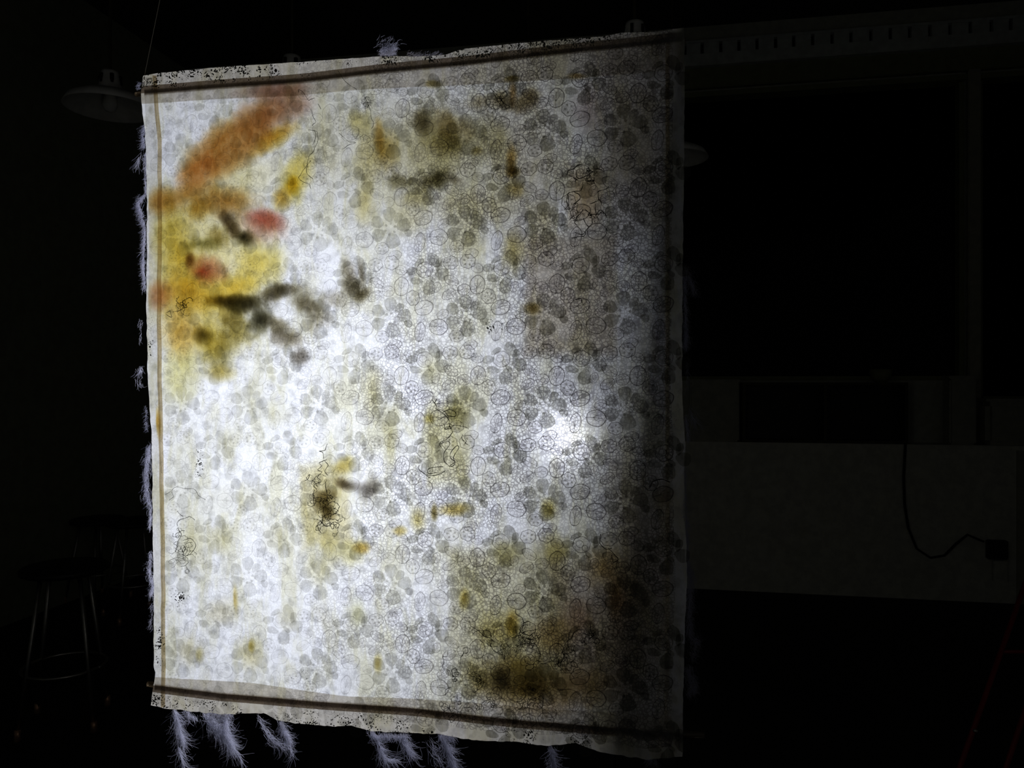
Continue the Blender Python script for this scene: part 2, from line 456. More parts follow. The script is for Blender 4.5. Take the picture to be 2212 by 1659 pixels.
pendant(1452, 3.10, 2.60, 'white pendant lamp half hidden behind the right edge of the hanging')
pendant(631, 1.95, 2.625, 'pendant lamp behind the hanging, only its cord showing above the torn tuft')
pendant(1141, 3.10, 2.60, 'far pendant lamp behind the hanging, cord above its top edge')

# stools in the dark at lower left
def stool(c, zs, rz, label):
    y = c.y
    e = empty('stool', c, label, 'stool', 'stools in the dark')
    MB().lathe((c.x, y, zs), [(0, 0), (0.15, 0), (0.165, 0.008), (0.165, 0.022), (0.155, 0.03), (0, 0.03)], 28).build('seat', M_BLACK, e, True)
    for k in range(4):
        t = rz + math.pi / 2 * k
        a = Vector((c.x + 0.10 * math.cos(t), y + 0.10 * math.sin(t), zs)); b = Vector((c.x + 0.19 * math.cos(t), y + 0.19 * math.sin(t), 0.012))
        lg = MB().tube([a, a.lerp(b, 0.5), b], 0.009, 8).build('leg', M_STEEL, e, True)
        MB().tube([b + Vector((0, 0, -0.012)), b + Vector((0, 0, 0.03))], 0.012, 8).build('foot_cap', M_COPPER, lg, True)
    pts = [(c.x + 0.155 * math.cos(t), y + 0.155 * math.sin(t), zs * 0.38) for t in np.linspace(0, 2 * math.pi, 25)]
    MB().tube(pts, 0.007, 6).build('foot_ring', M_STEEL, e, True)
def floor_pt(px, py):
    t = CAMZ * FPX / (py - 829.5); x = (px - 1106.0) / FPX * t
    return Vector((x * math.cos(YAW) - t * math.sin(YAW), -CLOTH + x * math.sin(YAW) + t * math.cos(YAW), 0))
stool(floor_pt(212, 1296), 0.50, 0.55, 'metal-legged stool farthest back in the dark left of the hanging')
stool(floor_pt(140, 1560), 0.62, -0.30, 'metal-legged stool nearest the lower left corner')
stool(floor_pt(292, 1330), 0.55, 0.20, 'metal-legged stool partly behind the left edge of the hanging')
# red stand at lower right
e = empty('folding_stand', (at(2150, 829, 1.5).x, 1.5, 0), 'thin red metal folding stand at the lower right corner', 'stand')
a, b = at(2240, 1190, 1.62), at(2094, 1600, 1.38)
foot = b + (b - a) * (b.z - 0.01) / (a.z - b.z)
r1 = MB().tube([a, b, foot], 0.008, 8).build('leg', M_RED, e, True)
bo = at(2107, 1578, 1.36)
MB().lathe((bo.x, bo.y, bo.z - 0.005), [(0, 0), (0.006, 0.001), (0.007, 0.006), (0, 0.01)], 12).build('bolt', M_STEEL, r1, True)
d = Vector((0.13, 0.02, 0))
MB().tube([a + d, b + d, foot + d], 0.008, 8).build('leg', M_RED, e, True)
m_ = a.lerp(b, 0.55)
MB().tube([m_, m_ + d], 0.006, 8).build('crossbar', M_RED, e, True)
a2 = a + Vector((0.30, 0.1, 0)); a2.z = 0.01
MB().tube([a + d * 0.5, a2], 0.008, 8).build('leg', M_RED, e, True)
MB().tube([a, a + d], 0.008, 8).build('crossbar', M_RED, e, True)

# ------------------------------------------------------------------ the torch behind the cloth
hot = at(1246, 936, 0)
ray = (hot - Vector((0, -CLOTH, CAMZ))).normalized()
lp = hot + ray * (TORCH_H / ray.y)
axis = Vector((-math.cos(TORCH_TILT), -math.sin(TORCH_TILT), 0.087)).normalized()
tor = empty('torch', (lp.x, lp.y, 0), 'small torch shining behind the hanging, seen as a white glare in the lace', 'torch')
def oriented(prof, n=24):
    """turned shape along the torch axis, s measured from the lens"""
    u = Vector((0, 0, 1)); v_ = axis.cross(u); mb = MB(); v = []; f = []
    for (s_, r) in prof:
        for k in range(n):
            t = 2 * math.pi * k / n
            v.append(lp + axis * s_ + (u * math.cos(t) + v_ * math.sin(t)) * r)
    for i in range(len(prof) - 1):
        for k in range(n):
            f.append((i * n + k, i * n + (k + 1) % n, (i + 1) * n + (k + 1) % n, (i + 1) * n + k))
    return mb.add(v, f)
oriented([(-0.003, 0.0), (-0.003, 0.022), (-0.004, 0.024), (-0.03, 0.024), (-0.05, 0.015), (-0.12, 0.014), (-0.125, 0.0)]).build('torch_body', M_BLACK, tor, True)
st = lp + axis * -0.085
MB().tube([(st.x, st.y, 0.02), (st.x, st.y, st.z - 0.012)], 0.008, 8).build('stand_pole', M_BLACK, tor, True)
MB().lathe((st.x, st.y, 0.001), [(0, 0), (0.11, 0), (0.11, 0.012), (0.02, 0.022), (0, 0.022)], 28).build('stand_base', M_BLACK, tor, True)
# added unseen plate: keeps torch light off the room, bounces some to the cloth
c0 = lp + Vector((0, 0.035, 0)); v = []; f = []
for i in range(9):
    t = i / 8
    for k in range(9):
        zz = -0.22 + 0.44 * k / 8
        v.append((lp.x + 0.04 - 0.16 * t, lp.y + 0.045 - 0.130 * t ** 1.6 - 0.02 * (abs(zz) / 0.22) ** 2, lp.z + zz))
for i in range(8):
    for k in range(8): f.append((i * 9 + k, i * 9 + k + 1, i * 9 + k + 10, i * 9 + k + 9))
link('light_blocker', mesh_pd('light_blocker', v, f), M_BLOCKER, tor)
ld = bpy.data.lights.new('torch_light', 'AREA'); ld.shape = 'DISK'; ld.size = 0.036
ld.energy = TORCH_POWER; ld.color = (0.94, 0.96, 1.0)
lo = bpy.data.objects.new('torch_light', ld); COL.objects.link(lo)
lo.location = lp; lo.rotation_euler = axis.to_track_quat('-Z', 'Y').to_euler()
lo.parent = tor; lo.location = lp - tor.location

# ------------------------------------------------------------------ the hanging
hang = empty('textile_hanging', at(890, 1570, 0), 'large ivory lace and felt hanging lit from behind, with coloured wool and loose black threads', 'hanging')

TOP = [(308, 163), (345, 157), (420, 150), (560, 139), (700, 130), (830, 122), (900, 122), (960, 119), (1000, 105), (1140, 92), (1300, 80), (1345, 71), (1420, 68), (1478, 59)]
BOT = [(327, 1523), (357, 1529), (480, 1543), (570, 1541), (600, 1556), (700, 1568), (760, 1567), (800, 1578), (900, 1585), (945, 1584), (1020, 1598), (1130, 1603), (1185, 1611), (1245, 1605), (1300, 1625), (1400, 1641), (1475, 1634)]
LEFT = [(308, 163), (303, 200), (306, 235), (313, 290), (316, 400), (316, 560), (315, 640), (316, 700), (318, 800), (322, 870), (327, 940), (329, 1060), (332, 1250), (333, 1440), (336, 1452), (331, 1490), (327, 1523)]
RIGHT = [(1478, 59), (1480, 140), (1478, 300), (1476, 500), (1474, 700), (1474, 860), (1480, 960), (1478, 1040), (1481, 1150), (1484, 1260), (1480, 1350), (1475, 1500), (1475, 1634)]
def curve(pl, t, axis_=0):
    a = np.array(pl, float); s_ = a[:, axis_]; s_ = (s_ - s_[0]) / (s_[-1] - s_[0])
    return np.stack([np.interp(t, s_, a[:, 0]), np.interp(t, s_, a[:, 1])], -1)
def coons(nu, nv):
    u = np.linspace(0, 1, nu); v = np.linspace(0, 1, nv)
    T = curve(TOP, u); B = curve(BOT, u); Lf = curve(LEFT, v, 1); R = curve(RIGHT, v, 1)
    # ragged cloth edges
    T[:, 1] += 2.2 * (fbm(u * 90, u * 0 + 1.0) - 0.5); B[:, 1] += 5 * (fbm(u * 70, u * 0 + 7.0) - 0.5)
    Lf[:, 0] += 3.0 * (fbm(v * 80, v * 0 + 3.0) - 0.5); R[:, 0] += 4 * (fbm(v * 80, v * 0 + 9.0) - 0.5)
    U = u[None, :, None]; V = v[:, None, None]
    P = (1 - V) * T[None] + V * B[None] + (1 - U) * Lf[:, None] + U * R[:, None] - (
        (1 - U) * (1 - V) * T[0] + U * (1 - V) * T[-1] + (1 - U) * V * B[0] + U * V * B[-1])
    return P
def px_to_world(P, off=0.0):
    """numpy version of at() on the cloth plane, with the cloth's hang"""
    x = (P[..., 0] - 1106.0) / FPX; z = (829.5 - P[..., 1]) / FPX
    dx = x * math.cos(YAW) - math.sin(YAW); dy = x * math.sin(YAW) + math.cos(YAW)
    t = CLOTH / dy
    X = dx * t; Z = CAMZ + z * t
    return np.stack([X, wave(X, Z) + off, Z], -1)
def grid_faces(nu, nv):
    i = np.arange(nu * nv).reshape(nv, nu)
    return np.stack([i[:-1, :-1], i[1:, :-1], i[1:, 1:], i[:-1, 1:]], -1).reshape(-1, 4)

def poly_y(pl, x): a = np.array(pl, float); return np.interp(x, a[:, 0], a[:, 1])
ROD_T = [(288, 204), (480, 190), (650, 177), (830, 157), (1000, 140), (1150, 123), (1330, 104), (1482, 86)]
ROD_B = [(315, 1480), (480, 1503), (700, 1520), (890, 1534), (1130, 1560), (1300, 1575), (1522, 1592)]
HEM_T = [(300, 243), (480, 233), (640, 226), (760, 215), (1000, 204), (1250, 190), (1480, 170)]
HEM_B = [(330, 1450), (560, 1465), (760, 1492), (890, 1497), (1000, 1503), (1200, 1520), (1480, 1535)]

NU, NV = 200, 250
P = coons(NU, NV)
px_, py_ = P[..., 0], P[..., 1]
thin = np.zeros_like(px_)
# above the top rod and below the bottom rod the felt is thin
d = poly_y(ROD_T, px_) - py_
thin = np.maximum(thin, 0.62 * smooth(2, 14, d) * smooth(0.30, 0.55, fbm(px_ / 90, py_ / 50 + 9)))
d = py_ - poly_y(ROD_B, px_)
thin = np.maximum(thin, 0.50 * smooth(6, 20, d) * smooth(0.42, 0.62, fbm(px_ / 70, py_ / 40)))
for (cx, cy, rx, ry, a) in ((1068, 705, 22, 20, 0.8), (390, 1292, 26, 17, 0.66), (428, 1005, 10, 42, 0.62), (662, 1460, 34, 14, 0.66), (325, 735, 8, 45, 0.66), (345, 1400, 12, 55, 0.7), (1460, 900, 12, 60, 0.4)):
    thin = np.maximum(thin, a * np.exp(-(((px_ - cx) / rx) ** 2 + ((py_ - cy) / ry) ** 2)))
W3 = px_to_world(P, 0.0)
felt = link('felt_backing', mesh_pd('felt_backing', W3.reshape(-1, 3), grid_faces(NU, NV), True, {'thin': ('FLOAT', thin)}), M_FELT, hang)
felt['label'] = 'white translucent felt sheet'
NU2, NV2 = 60, 80
P2 = coons(NU, NV)[::5, ::5][:, :]
P2 = np.array(P2); P2[..., 0] = 890 + (P2[..., 0] - 890) * 0.997
lace = link('lace_panel', mesh_pd('lace_panel', px_to_world(P2, -0.0030).reshape(-1, 3), grid_faces(P2.shape[1], P2.shape[0])), M_NET, hang)
lace['label'] = 'fine lace net with flowers over the felt'

# strips folded behind the cloth
def strip(name, up, lo_, x0, x1, off, mat, n=80):
    x = np.linspace(x0, x1, n); u = poly_y(up, x); l = poly_y(lo_, x)
    P = np.stack([np.stack([x, u * (1 - k) + l * k], -1) for k in np.linspace(0, 1, 5)], 0)
    return link(name, mesh_pd(name, px_to_world(P, off).reshape(-1, 3), grid_faces(n, 5)), mat, hang)
strip('top_hem', [(a, b + 3) for a, b in TOP], HEM_T, 314, 1474, 0.0175, M_HEM)
strip('bottom_hem', HEM_B, [(a, b - 3) for a, b in BOT], 334, 1472, 0.0175, M_HEM)
def vstrip(name, pts, wd, off, mat, parent=None):
    a = np.array(pts, float); v = np.linspace(a[0, 1], a[-1, 1], 60)
    x = np.interp(v, a[:, 1], a[:, 0]); x = x + 3 * (fbm(v / 40, v * 0 + wd) - 0.5)
    P = np.stack([np.stack([x + (k - 0.5) * wd, v], -1) for k in (0, 0.5, 1)], 1)
    return link(name, mesh_pd(name, px_to_world(P, off).reshape(-1, 3), grid_faces(3, 60)), mat, parent or hang)
vstrip('left_seam', [(336, 165), (340, 240), (346, 300), (346, 500), (344, 700), (347, 850), (350, 1000), (354, 1200), (356, 1450), (356, 1526)], 9, 0.0022, M_SEAM)
vstrip('left_hem', [(325, 170), (330, 300), (331, 640), (335, 870), (341, 1060), (345, 1440), (344, 1520)], 24, 0.0030, M_SIDE)
vstrip('right_hem', [(1459, 70), (1459, 300), (1456, 700), (1459, 960), (1461, 1260), (1457, 1620)], 36, 0.0030, M_SIDE)
vstrip('right_seam', [(1442, 75), (1440, 640), (1441, 1200), (1438, 1620)], 9, 0.0022, M_SEAM)

def rod(name, pl, r, off):
    pts = []
    for x in np.linspace(pl[0][0], pl[-1][0], 30):
        q = px_to_world(np.array([[x, poly_y(pl, x)]]), off)[0]; pts.append(q)
    rs = [r * 0.82] + [r] * (len(pts) - 2) + [r * 0.82]
    o = MB().tube(pts, rs, 14).build(name, M_ROD, hang, True)
    return pts
pt = rod('top_rod', [(a, b - 3) for a, b in ROD_T], 0.0046, 0.0056)
pb = rod('bottom_rod', ROD_B, 0.0050, 0.0060)
def shaded_sleeve(name, pl, x0, x1, half, tint):  # cloth round the rod, with the rod's soft shade put into its tint
    x = np.linspace(x0, x1, 160); y = poly_y(pl, x); rows = np.linspace(-1, 1, 13)
    P = np.stack([np.stack([x, y + k * half], -1) for k in rows], 0)
    g = np.exp(-(rows / 0.52) ** 4 * 1.2)[:, None] * (0.85 + 0.3 * fbm(x / 30, x * 0 + 2.0))[None, :]
    g = g * (1 - smooth(0.8, 1.0, np.abs(rows)))[:, None]
    t = np.exp(np.log(np.array(tint))[None, None, :] * g[..., None])
    col = np.concatenate([t, np.ones_like(t[..., :1])], -1)
    return link(name, mesh_pd(name, px_to_world(P, 0.0012).reshape(-1, 3), grid_faces(160, 13), True, {'tint': ('FLOAT_COLOR', col)}), M_WOOL, hang)
shaded_sleeve('shaded_rod_sleeve', [(a, b - 2) for a, b in ROD_T], 312, 1474, 11, (0.13, 0.11, 0.085))
shaded_sleeve('shaded_rod_sleeve', ROD_B, 336, 1470, 12, (0.17, 0.14, 0.11))
# hanging threads
a = Vector(pt[0]) + Vector((0.008, 0, 0)); b = at(345, 0, 0.01); c = a + (b - a) * ((ZC - a.z) / (b.z - a.z))
MB().tube([a, b, c], 0.0005, 5).build('hanging_thread', M_THREAD, hang)
a = Vector(pt[-1]) + Vector((-0.006, 0, 0)); b = at(1468, 0, 0.01); c = a + (b - a) * ((ZC - a.z) / (b.z - a.z))
MB().tube([a, b, c], 0.0005, 5).build('hanging_thread', M_THREAD, hang)

# ------------------------------------------------------------------ dyed wool laid between the layers
def lin(c): 
    c = np.array(c, float) / 255.0
    return np.where(c <= 0.04045, c / 12.92, ((c + 0.055) / 1.055) ** 2.4)
WOOL_LAYER = [0]
def wool(px, py, rx, ry, rot, seen, base, soft=0.75, amp=0.55, box=False, word=None):
    """a wisp of dyed wool, or for a few veils painted shade: densest at its centre, thinning out to nothing"""
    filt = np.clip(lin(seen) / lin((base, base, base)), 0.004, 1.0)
    if word == OC: filt = np.minimum(1.0, filt * np.array((0.98, 1.01, 1.06)))
    elif word not in (DK, OR): filt = (0.025 + 0.975 * filt) ** 0.84
    if word == YE: filt = np.array((filt[0], filt[1], max(filt[2], 0.20)))
    amp = amp * (1.15 if word == DK else 0.8); soft = min(1.0, soft * 1.15) if not box else soft
    k = WOOL_LAYER[0]; WOOL_LAYER[0] += 1
    R = 1.45
    nu = int(max(14, min(70, 2 * R * rx / 3.6))); nv = int(max(14, min(90, 2 * R * ry / 3.6)))
    u, v = np.meshgrid(np.linspace(-R, R, nu), np.linspace(-R, R, nv))
    ca, sa = math.cos(math.radians(rot)), math.sin(math.radians(rot))
    X = u * rx; Y = v * ry
    QX = px + X * ca + Y * sa; QY = py - X * sa + Y * ca
    n1 = fbm(QX / 26 + 31 * k, QY / 34 + 3 * k) - 0.5
    n2 = fbm(QX / 9 + 7 * k, QY / 13 + 11 * k) - 0.5
    rr = np.maximum(np.abs(u), np.abs(v)) if box else np.sqrt(u * u + v * v)
    rr = rr + amp * (n1 * 1.1 + n2 * 0.7)
    dens = 1 - smooth(1 - soft, 1.12, rr)
    rim = 1 - smooth(1.25, 1.42, np.maximum(np.abs(u), np.abs(v)))
    dens = np.clip(dens * rim * (1 + 0.5 * n2 + 0.35 * n1), 0, 1.15)
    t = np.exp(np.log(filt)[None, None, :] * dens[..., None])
    off = 0.0016 + 0.00002 * k + 0.0025 * dens
    P3 = px_to_world(np.stack([QX, QY], -1), 0.0); P3[..., 1] += off
    col = np.concatenate([t, np.ones_like(t[..., :1])], -1)
    # keep only where there is wool, and only on the cloth
    ok = (QX > np.interp(QY, *np.array(LEFT, float)[:, ::-1].T) + 4) & (QX < np.interp(QY, *np.array(RIGHT, float)[:, ::-1].T) - 4) & (QY > poly_y(TOP, QX) + 4) & (QY < poly_y(BOT, QX) - 5)
    ok = ok.ravel(); dn = dens.ravel(); F = grid_faces(nu, nv)
    F = F[ok[F].all(1) & (dn[F].max(1) > 0.004)]
    used = np.unique(F); remap = np.zeros(nu * nv, int); remap[used] = np.arange(len(used)); F = remap[F]
    P3 = P3.reshape(-1, 3)[used]; col = col.reshape(-1, 4)[used]
    o = link('wool_wisp', mesh_pd('wool_wisp', P3, F, True, {'tint': ('FLOAT_COLOR', col)}), M_WOOL, hang)
    if word: o['label'] = word
OR, YE, RE, DK, OC, BE = 'orange dyed wool', 'yellow dyed wool', 'red dyed wool', 'dark brown wool clump', 'ochre dyed wool', 'beige wool veil'
WOOLS = [
 # upper left orange sweep
 (498, 316, 138, 60, 34, (150, 104, 50), 208, .62, .4, 0, OR), (592, 236, 96, 58, 24, (146, 112, 86), 205, .8, .5, 0, OR), (428, 376, 66, 38, 40, (190, 154, 112), 208, .7, .5, 0, OR),
 (595, 300, 66, 26, 32, (175, 138, 52), 205, .8, .5, 0, OC), (645, 232, 55, 30, 10, (172, 156, 150), 200, .9, .5, 0, 'pale mauve wool'), (590, 197, 95, 22, 5, (118, 92, 82), 165, .8, .5, 0, 'mauve brown wool'),
 (642, 385, 36, 68, -18, (200, 180, 62), 215, .7, .5, 0, YE), (632, 402, 20, 28, -10, (190, 155, 45), 210, .9, .5, 0, OC), (610, 430, 26, 34, 0, (180, 150, 80), 205, .8, .5, 0, OC),
 (400, 425, 85, 34, 12, (164, 130, 74), 205, .9, .6, 0, OC), (490, 438, 80, 40, 0, (144, 108, 58), 200, .9, .6, 0, OC), (430, 452, 40, 30, 20, (160, 128, 60), 205, .9, .6, 0, OC),
 (372, 505, 56, 78, 5, (196, 176, 78), 215, .8, .5, 0, YE), (395, 575, 55, 66, 0, (200, 180, 96), 215, .8, .5, 0, YE), (565, 572, 66, 62, 20, (198, 180, 88), 215, .8, .5, 0, YE),
 (455, 640, 100, 55, -10, (205, 184, 100), 215, .9, .5, 0, YE), (392, 720, 56, 66, 0, (196, 160, 66), 215, .9, .5, 0, YE), (390, 800, 50, 95, -8, (212, 206, 148), 220, .9, .5, 0, YE),
 (440, 600, 150, 205, 0, (208, 196, 138), 220, .6, .4, 0, 'pale yellow wool veil'), (520, 620, 60, 40, 0, (200, 180, 90), 215, .9, .5, 0, YE), (455, 735, 40, 60, 20, (195, 176, 90), 215, .9, .5, 0, YE),
 (575, 474, 50, 27, -12, (146, 84, 70), 205, .8, .5, 0, RE), (570, 490, 66, 42, -10, (180, 132, 108), 205, .9, .5, 0, 'pink dyed wool'), (450, 586, 48, 36, -18, (144, 84, 64), 205, .8, .5, 0, RE), (438, 590, 18, 16, 0, (196, 130, 136), 205, .9, .5, 0, RE),
 (348, 640, 34, 42, 0, (158, 108, 80), 205, .9, .5, 0, 'rust dyed wool'),
 # dark clumps at left
 (498, 485, 20, 44, 28, (58, 48, 34), 180, .8, .5, 0, DK), (532, 516, 26, 22, -20, (42, 38, 24), 180, .8, .5, 0, DK), (440, 528, 56, 20, 6, (110, 108, 78), 190, .9, .7, 0, DK), (412, 562, 16, 22, 0, (74, 52, 36), 190, .9, .5, 0, DK), (474, 510, 30, 30, 0, (130, 120, 86), 190, .9, .7, 0, DK),
 (530, 656, 68, 24, 4, (40, 37, 24), 200, .7, .5, 0, DK), (605, 630, 52, 20, 16, (60, 54, 38), 200, .8, .5, 0, DK), (655, 645, 40, 28, 0, (130, 126, 112), 200, .9, .7, 0, DK), (766, 620, 30, 30, -30, (80, 74, 56), 200, .9, .6, 0, DK), (752, 588, 26, 34, 10, (135, 130, 116), 200, .9, .7, 0, DK),
 (562, 694, 30, 40, -25, (56, 54, 40), 195, .8, .5, 0, DK), (440, 726, 24, 24, 0, (72, 66, 40), 195, .9, .5, 0, DK), (505, 722, 60, 40, 10, (125, 116, 72), 195, .9, .6, 0, DK), (478, 768, 44, 44, 0, (140, 130, 84), 200, .9, .6, 0, OC), (478, 805, 44, 26, 0, (165, 150, 92), 205, .9, .5, 0, OC),
 (622, 732, 48, 20, -8, (112, 106, 94), 200, .9, .6, 0, DK), (650, 772, 24, 20, 0, (88, 83, 74), 200, .9, .6, 0, DK), (690, 690, 40, 38, 0, (140, 136, 124), 200, .9, .7, 0, DK), (725, 650, 40, 26, 0, (150, 146, 134), 200, .9, .7, 0, DK), (500, 690, 40, 26, 0, (120, 112, 76), 195, .9, .7, 0, DK),
 (598, 702, 50, 22, -28, (92, 86, 68), 195, .9, .6, 0, DK), (470, 652, 40, 16, 0, (110, 98, 60), 195, .9, .6, 0, DK), (668, 664, 44, 24, -20, (120, 114, 100), 200, .9, .7, 0, DK), (782, 590, 10, 34, 12, (110, 104, 90), 200, .9, .5, 0, DK), (786, 640, 24, 14, 30, (90, 84, 66), 200, .9, .5, 0, DK),
 (395, 640, 70, 60, 0, (198, 166, 84), 215, .9, .5, 0, YE), (350, 440, 44, 40, 0, (176, 140, 80), 210, .9, .5, 0, OC),
 # upper middle
 (930, 340, 270, 180, 0, (158, 154, 134), 184, .9, .4, 0, BE), (1150, 330, 110, 230, 0, (122, 118, 106), 142, .8, .4, 0, BE), (1040, 450, 150, 60, 0, (156, 152, 134), 174, .9, .5, 0, BE),
 (914, 268, 26, 36, 8, (70, 64, 46), 175, .85, .5, 0, DK), (975, 274, 54, 38, -10, (108, 97, 70), 172, .9, .6, 0, DK), (962, 312, 56, 34, -22, (118, 110, 80), 170, .9, .6, 0, OC), (930, 310, 130, 110, 0, (152, 148, 124), 175, .9, .6, 0, BE),
 (822, 300, 14, 50, 4, (158, 130, 74), 185, .9, .6, 0, OC), (838, 330, 32, 50, 0, (152, 134, 86), 185, .9, .6, 0, OC), (776, 268, 34, 36, 0, (170, 160, 112), 190, .9, .6, 0, OC), (798, 340, 40, 90, 0, (168, 160, 120), 188, .9, .6, 0, BE),
 (868, 396, 42, 20, -8, (104, 100, 80), 180, .9, .6, 0, DK), (938, 394, 42, 24, 22, (68, 64, 46), 175, .9, .5, 0, DK), (982, 392, 26, 12, -15, (110, 106, 100), 175, .9, .5, 0, DK), (905, 430, 44, 28, 0, (150, 142, 108), 180, .9, .6, 0, OC),
 (1085, 222, 34, 22, -30, (86, 78, 58), 145, .9, .5, 0, DK), (1136, 222, 48, 24, 28, (76, 68, 50), 140, .9, .6, 0, DK), (1040, 226, 44, 22, 0, (110, 104, 88), 148, .9, .6, 0, DK), (1106, 174, 20, 9, 5, (90, 78, 44), 135, .9, .5, 0, OC), (1108, 205, 12, 34, 0, (98, 80, 52), 138, .9, .5, 0, OC),
 (1104, 350, 16, 44, 0, (110, 88, 48), 150, .9, .5, 0, OC), (1108, 376, 18, 16, 0, (74, 62, 34), 150, .9, .5, 0, DK), (1114, 412, 24, 26, 0, (118, 106, 70), 150, .9, .5, 0, OC), (1060, 300, 60, 70, 0, (126, 122, 100), 150, .9, .6, 0, BE), (1030, 330, 16, 12, 0, (100, 92, 66), 150, .9, .5, 0, OC),
 (936, 186, 20, 10, 0, (112, 102, 64), 150, .9, .5, 0, OC), (790, 440, 30, 60, 0, (170, 160, 116), 190, .9, .6, 0, OC), (700, 300, 60, 150, 0, (186, 182, 160), 200, .9, .6, 0, BE), (880, 480, 60, 60, 0, (165, 160, 130), 185, .9, .6, 0, BE),
 (1245, 170, 24, 10, 0, (56, 46, 24), 75, .9, .5, 0, OC), (1262, 430, 44, 76, 0, (78, 68, 54), 95, .8, .5, 1, 'brown wool veil'), (1365, 290, 105, 270, 0, (27, 25, 22), 52, .85, .4, 1, 'grey veil of painted shade'), (1270, 240, 40, 70, 0, (78, 72, 74), 92, .9, .5, 0, 'mauve wool veil'),  # the tall grey veil paints the dim upper right darker
 # middle
 (1110, 545, 34, 60, 0, (122, 112, 76), 160, .9, .5, 0, OC), (1150, 668, 24, 18, 0, (108, 94, 58), 145, .9, .5, 0, OC), (1175, 480, 40, 70, 0, (128, 122, 98), 150, .9, .6, 0, BE), (1232, 640, 98, 128, 0, (108, 102, 92), 138, .16, .08, 1, 'felt scrap laid behind the cloth'),
 (1012, 520, 60, 50, 0, (150, 146, 124), 172, .9, .6, 0, BE), (845, 940, 22, 80, 0, (172, 166, 134), 205, .9, .5, 0, OC), (808, 850, 32, 90, 0, (184, 180, 152), 208, .9, .6, 0, BE), (970, 965, 50, 92, 0, (176, 172, 142), 205, .3, .3, 1, BE), (1004, 860, 30, 36, 0, (166, 162, 132), 195, .9, .5, 0, BE), (935, 800, 40, 50, 0, (176, 172, 140), 198, .9, .6, 0, BE),
 (990, 895, 30, 40, 0, (150, 144, 110), 195, .9, .6, 0, OC), (930, 905, 16, 14, 0, (168, 158, 110), 205, .9, .5, 0, OC),
 (706, 1090, 56, 96, 4, (182, 174, 136), 208, .35, .35, 1, BE), (744, 1046, 22, 14, -25, (72, 64, 54), 195, .9, .4, 0, DK), (702, 1078, 30, 36, -10, (84, 75, 52), 195, .9, .6, 0, DK), (712, 1108, 16, 20, 0, (80, 72, 50), 195, .9, .6, 0, DK), (802, 1056, 22, 34, -38, (100, 96, 92), 200, .9, .5, 0, DK), (770, 1050, 26, 14, 0, (130, 126, 120), 200, .9, .5, 0, DK),
 (748, 1004, 30, 20, 30, (168, 154, 98), 205, .9, .5, 0, OC), (985, 1100, 44, 18, 6, (152, 134, 78), 198, .8, .5, 0, OC), (940, 1105, 10, 24, 0, (96, 86, 50), 195, .9, .4, 0, DK), (785, 1182, 24, 16, 0, (165, 140, 78), 205, .8, .5, 0, OC), (866, 1146, 20, 14, 0, (172, 154, 96), 205, .8, .5, 0, OC), (905, 1120, 22, 34, 0, (180, 168, 118), 205, .9, .5, 0, OC), (760, 1190, 50, 36, 0, (184, 176, 132), 205, .9, .6, 0, OC), (715, 1180, 26, 44, 0, (186, 178, 136), 208, .9, .5, 0, OC),
 # lower left, faint flowers of ivory wool
 (425, 1180, 36, 70, 0, (192, 188, 160), 215, .9, .6, 0, BE), (480, 1165, 34, 40, 0, (192, 188, 160), 215, .9, .6, 0, BE), (482, 1322, 40, 42, 0, (196, 190, 164), 218, .9, .6, 0, BE), (511, 1290, 7, 36, 3, (186, 168, 114), 215, .9, .4, 0, OC), (545, 1412, 32, 42, 0, (192, 184, 146), 216, .9, .6, 0, BE), (546, 1393, 9, 18, 0, (180, 164, 100), 214, .9, .4, 0, OC), (408, 1402, 38, 44, 0, (194, 188, 162), 216, .9, .6, 0, BE), (435, 1412, 12, 22, 0, (178, 168, 124), 214, .9, .4, 0, OC),
 (625, 1330, 34, 36, 0, (200, 196, 172), 216, .9, .6, 0, BE), (775, 1325, 22, 40, 0, (186, 182, 146), 212, .9, .5, 0, OC), (818, 1430, 12, 26, 0, (182, 166, 112), 208, .9, .5, 0, OC), (690, 1230, 40, 50, 0, (196, 192, 166), 214, .9, .6, 0, BE), (600, 1160, 40, 50, 0, (200, 197, 178), 216, .9, .6, 0, BE), (346, 912, 7, 40, 2, (176, 140, 66), 205, .9, .4, 0, OC), (600, 900, 50, 40, 0, (196, 194, 176), 214, .9, .7, 0, BE), (490, 960, 40, 50, 0, (194, 192, 176), 214, .9, .7, 0, BE), (545, 860, 36, 50, 0, (192, 190, 174), 212, .9, .7, 0, BE), (545, 1070, 40, 40, 0, (200, 198, 184), 216, .9, .7, 0, BE),
 # lower right
 (1390, 1260, 90, 330, 0, (32, 29, 24), 46, .85, .4, 1, 'grey veil of painted shade'),  # stands in for the light's falloff down the lower right side
 (1290, 1375, 125, 200, 0, (52, 46, 36), 92, .85, .4, 1, 'brown wool veil'), (1110, 1490, 110, 40, 0, (86, 78, 58), 115, .9, .6, 0, DK), (1130, 1430, 90, 36, 0, (82, 75, 54), 112, .9, .6, 0, DK), (1170, 1520, 120, 30, 0, (84, 74, 58), 105, .9, .5, 0, 'brown wool veil'),  # first veil: brown wool that also carries painted shade at lower right
 (520, 395, 140, 66, 20, (208, 200, 156), 218, .8, .4, 0, 'pale yellow wool veil'),
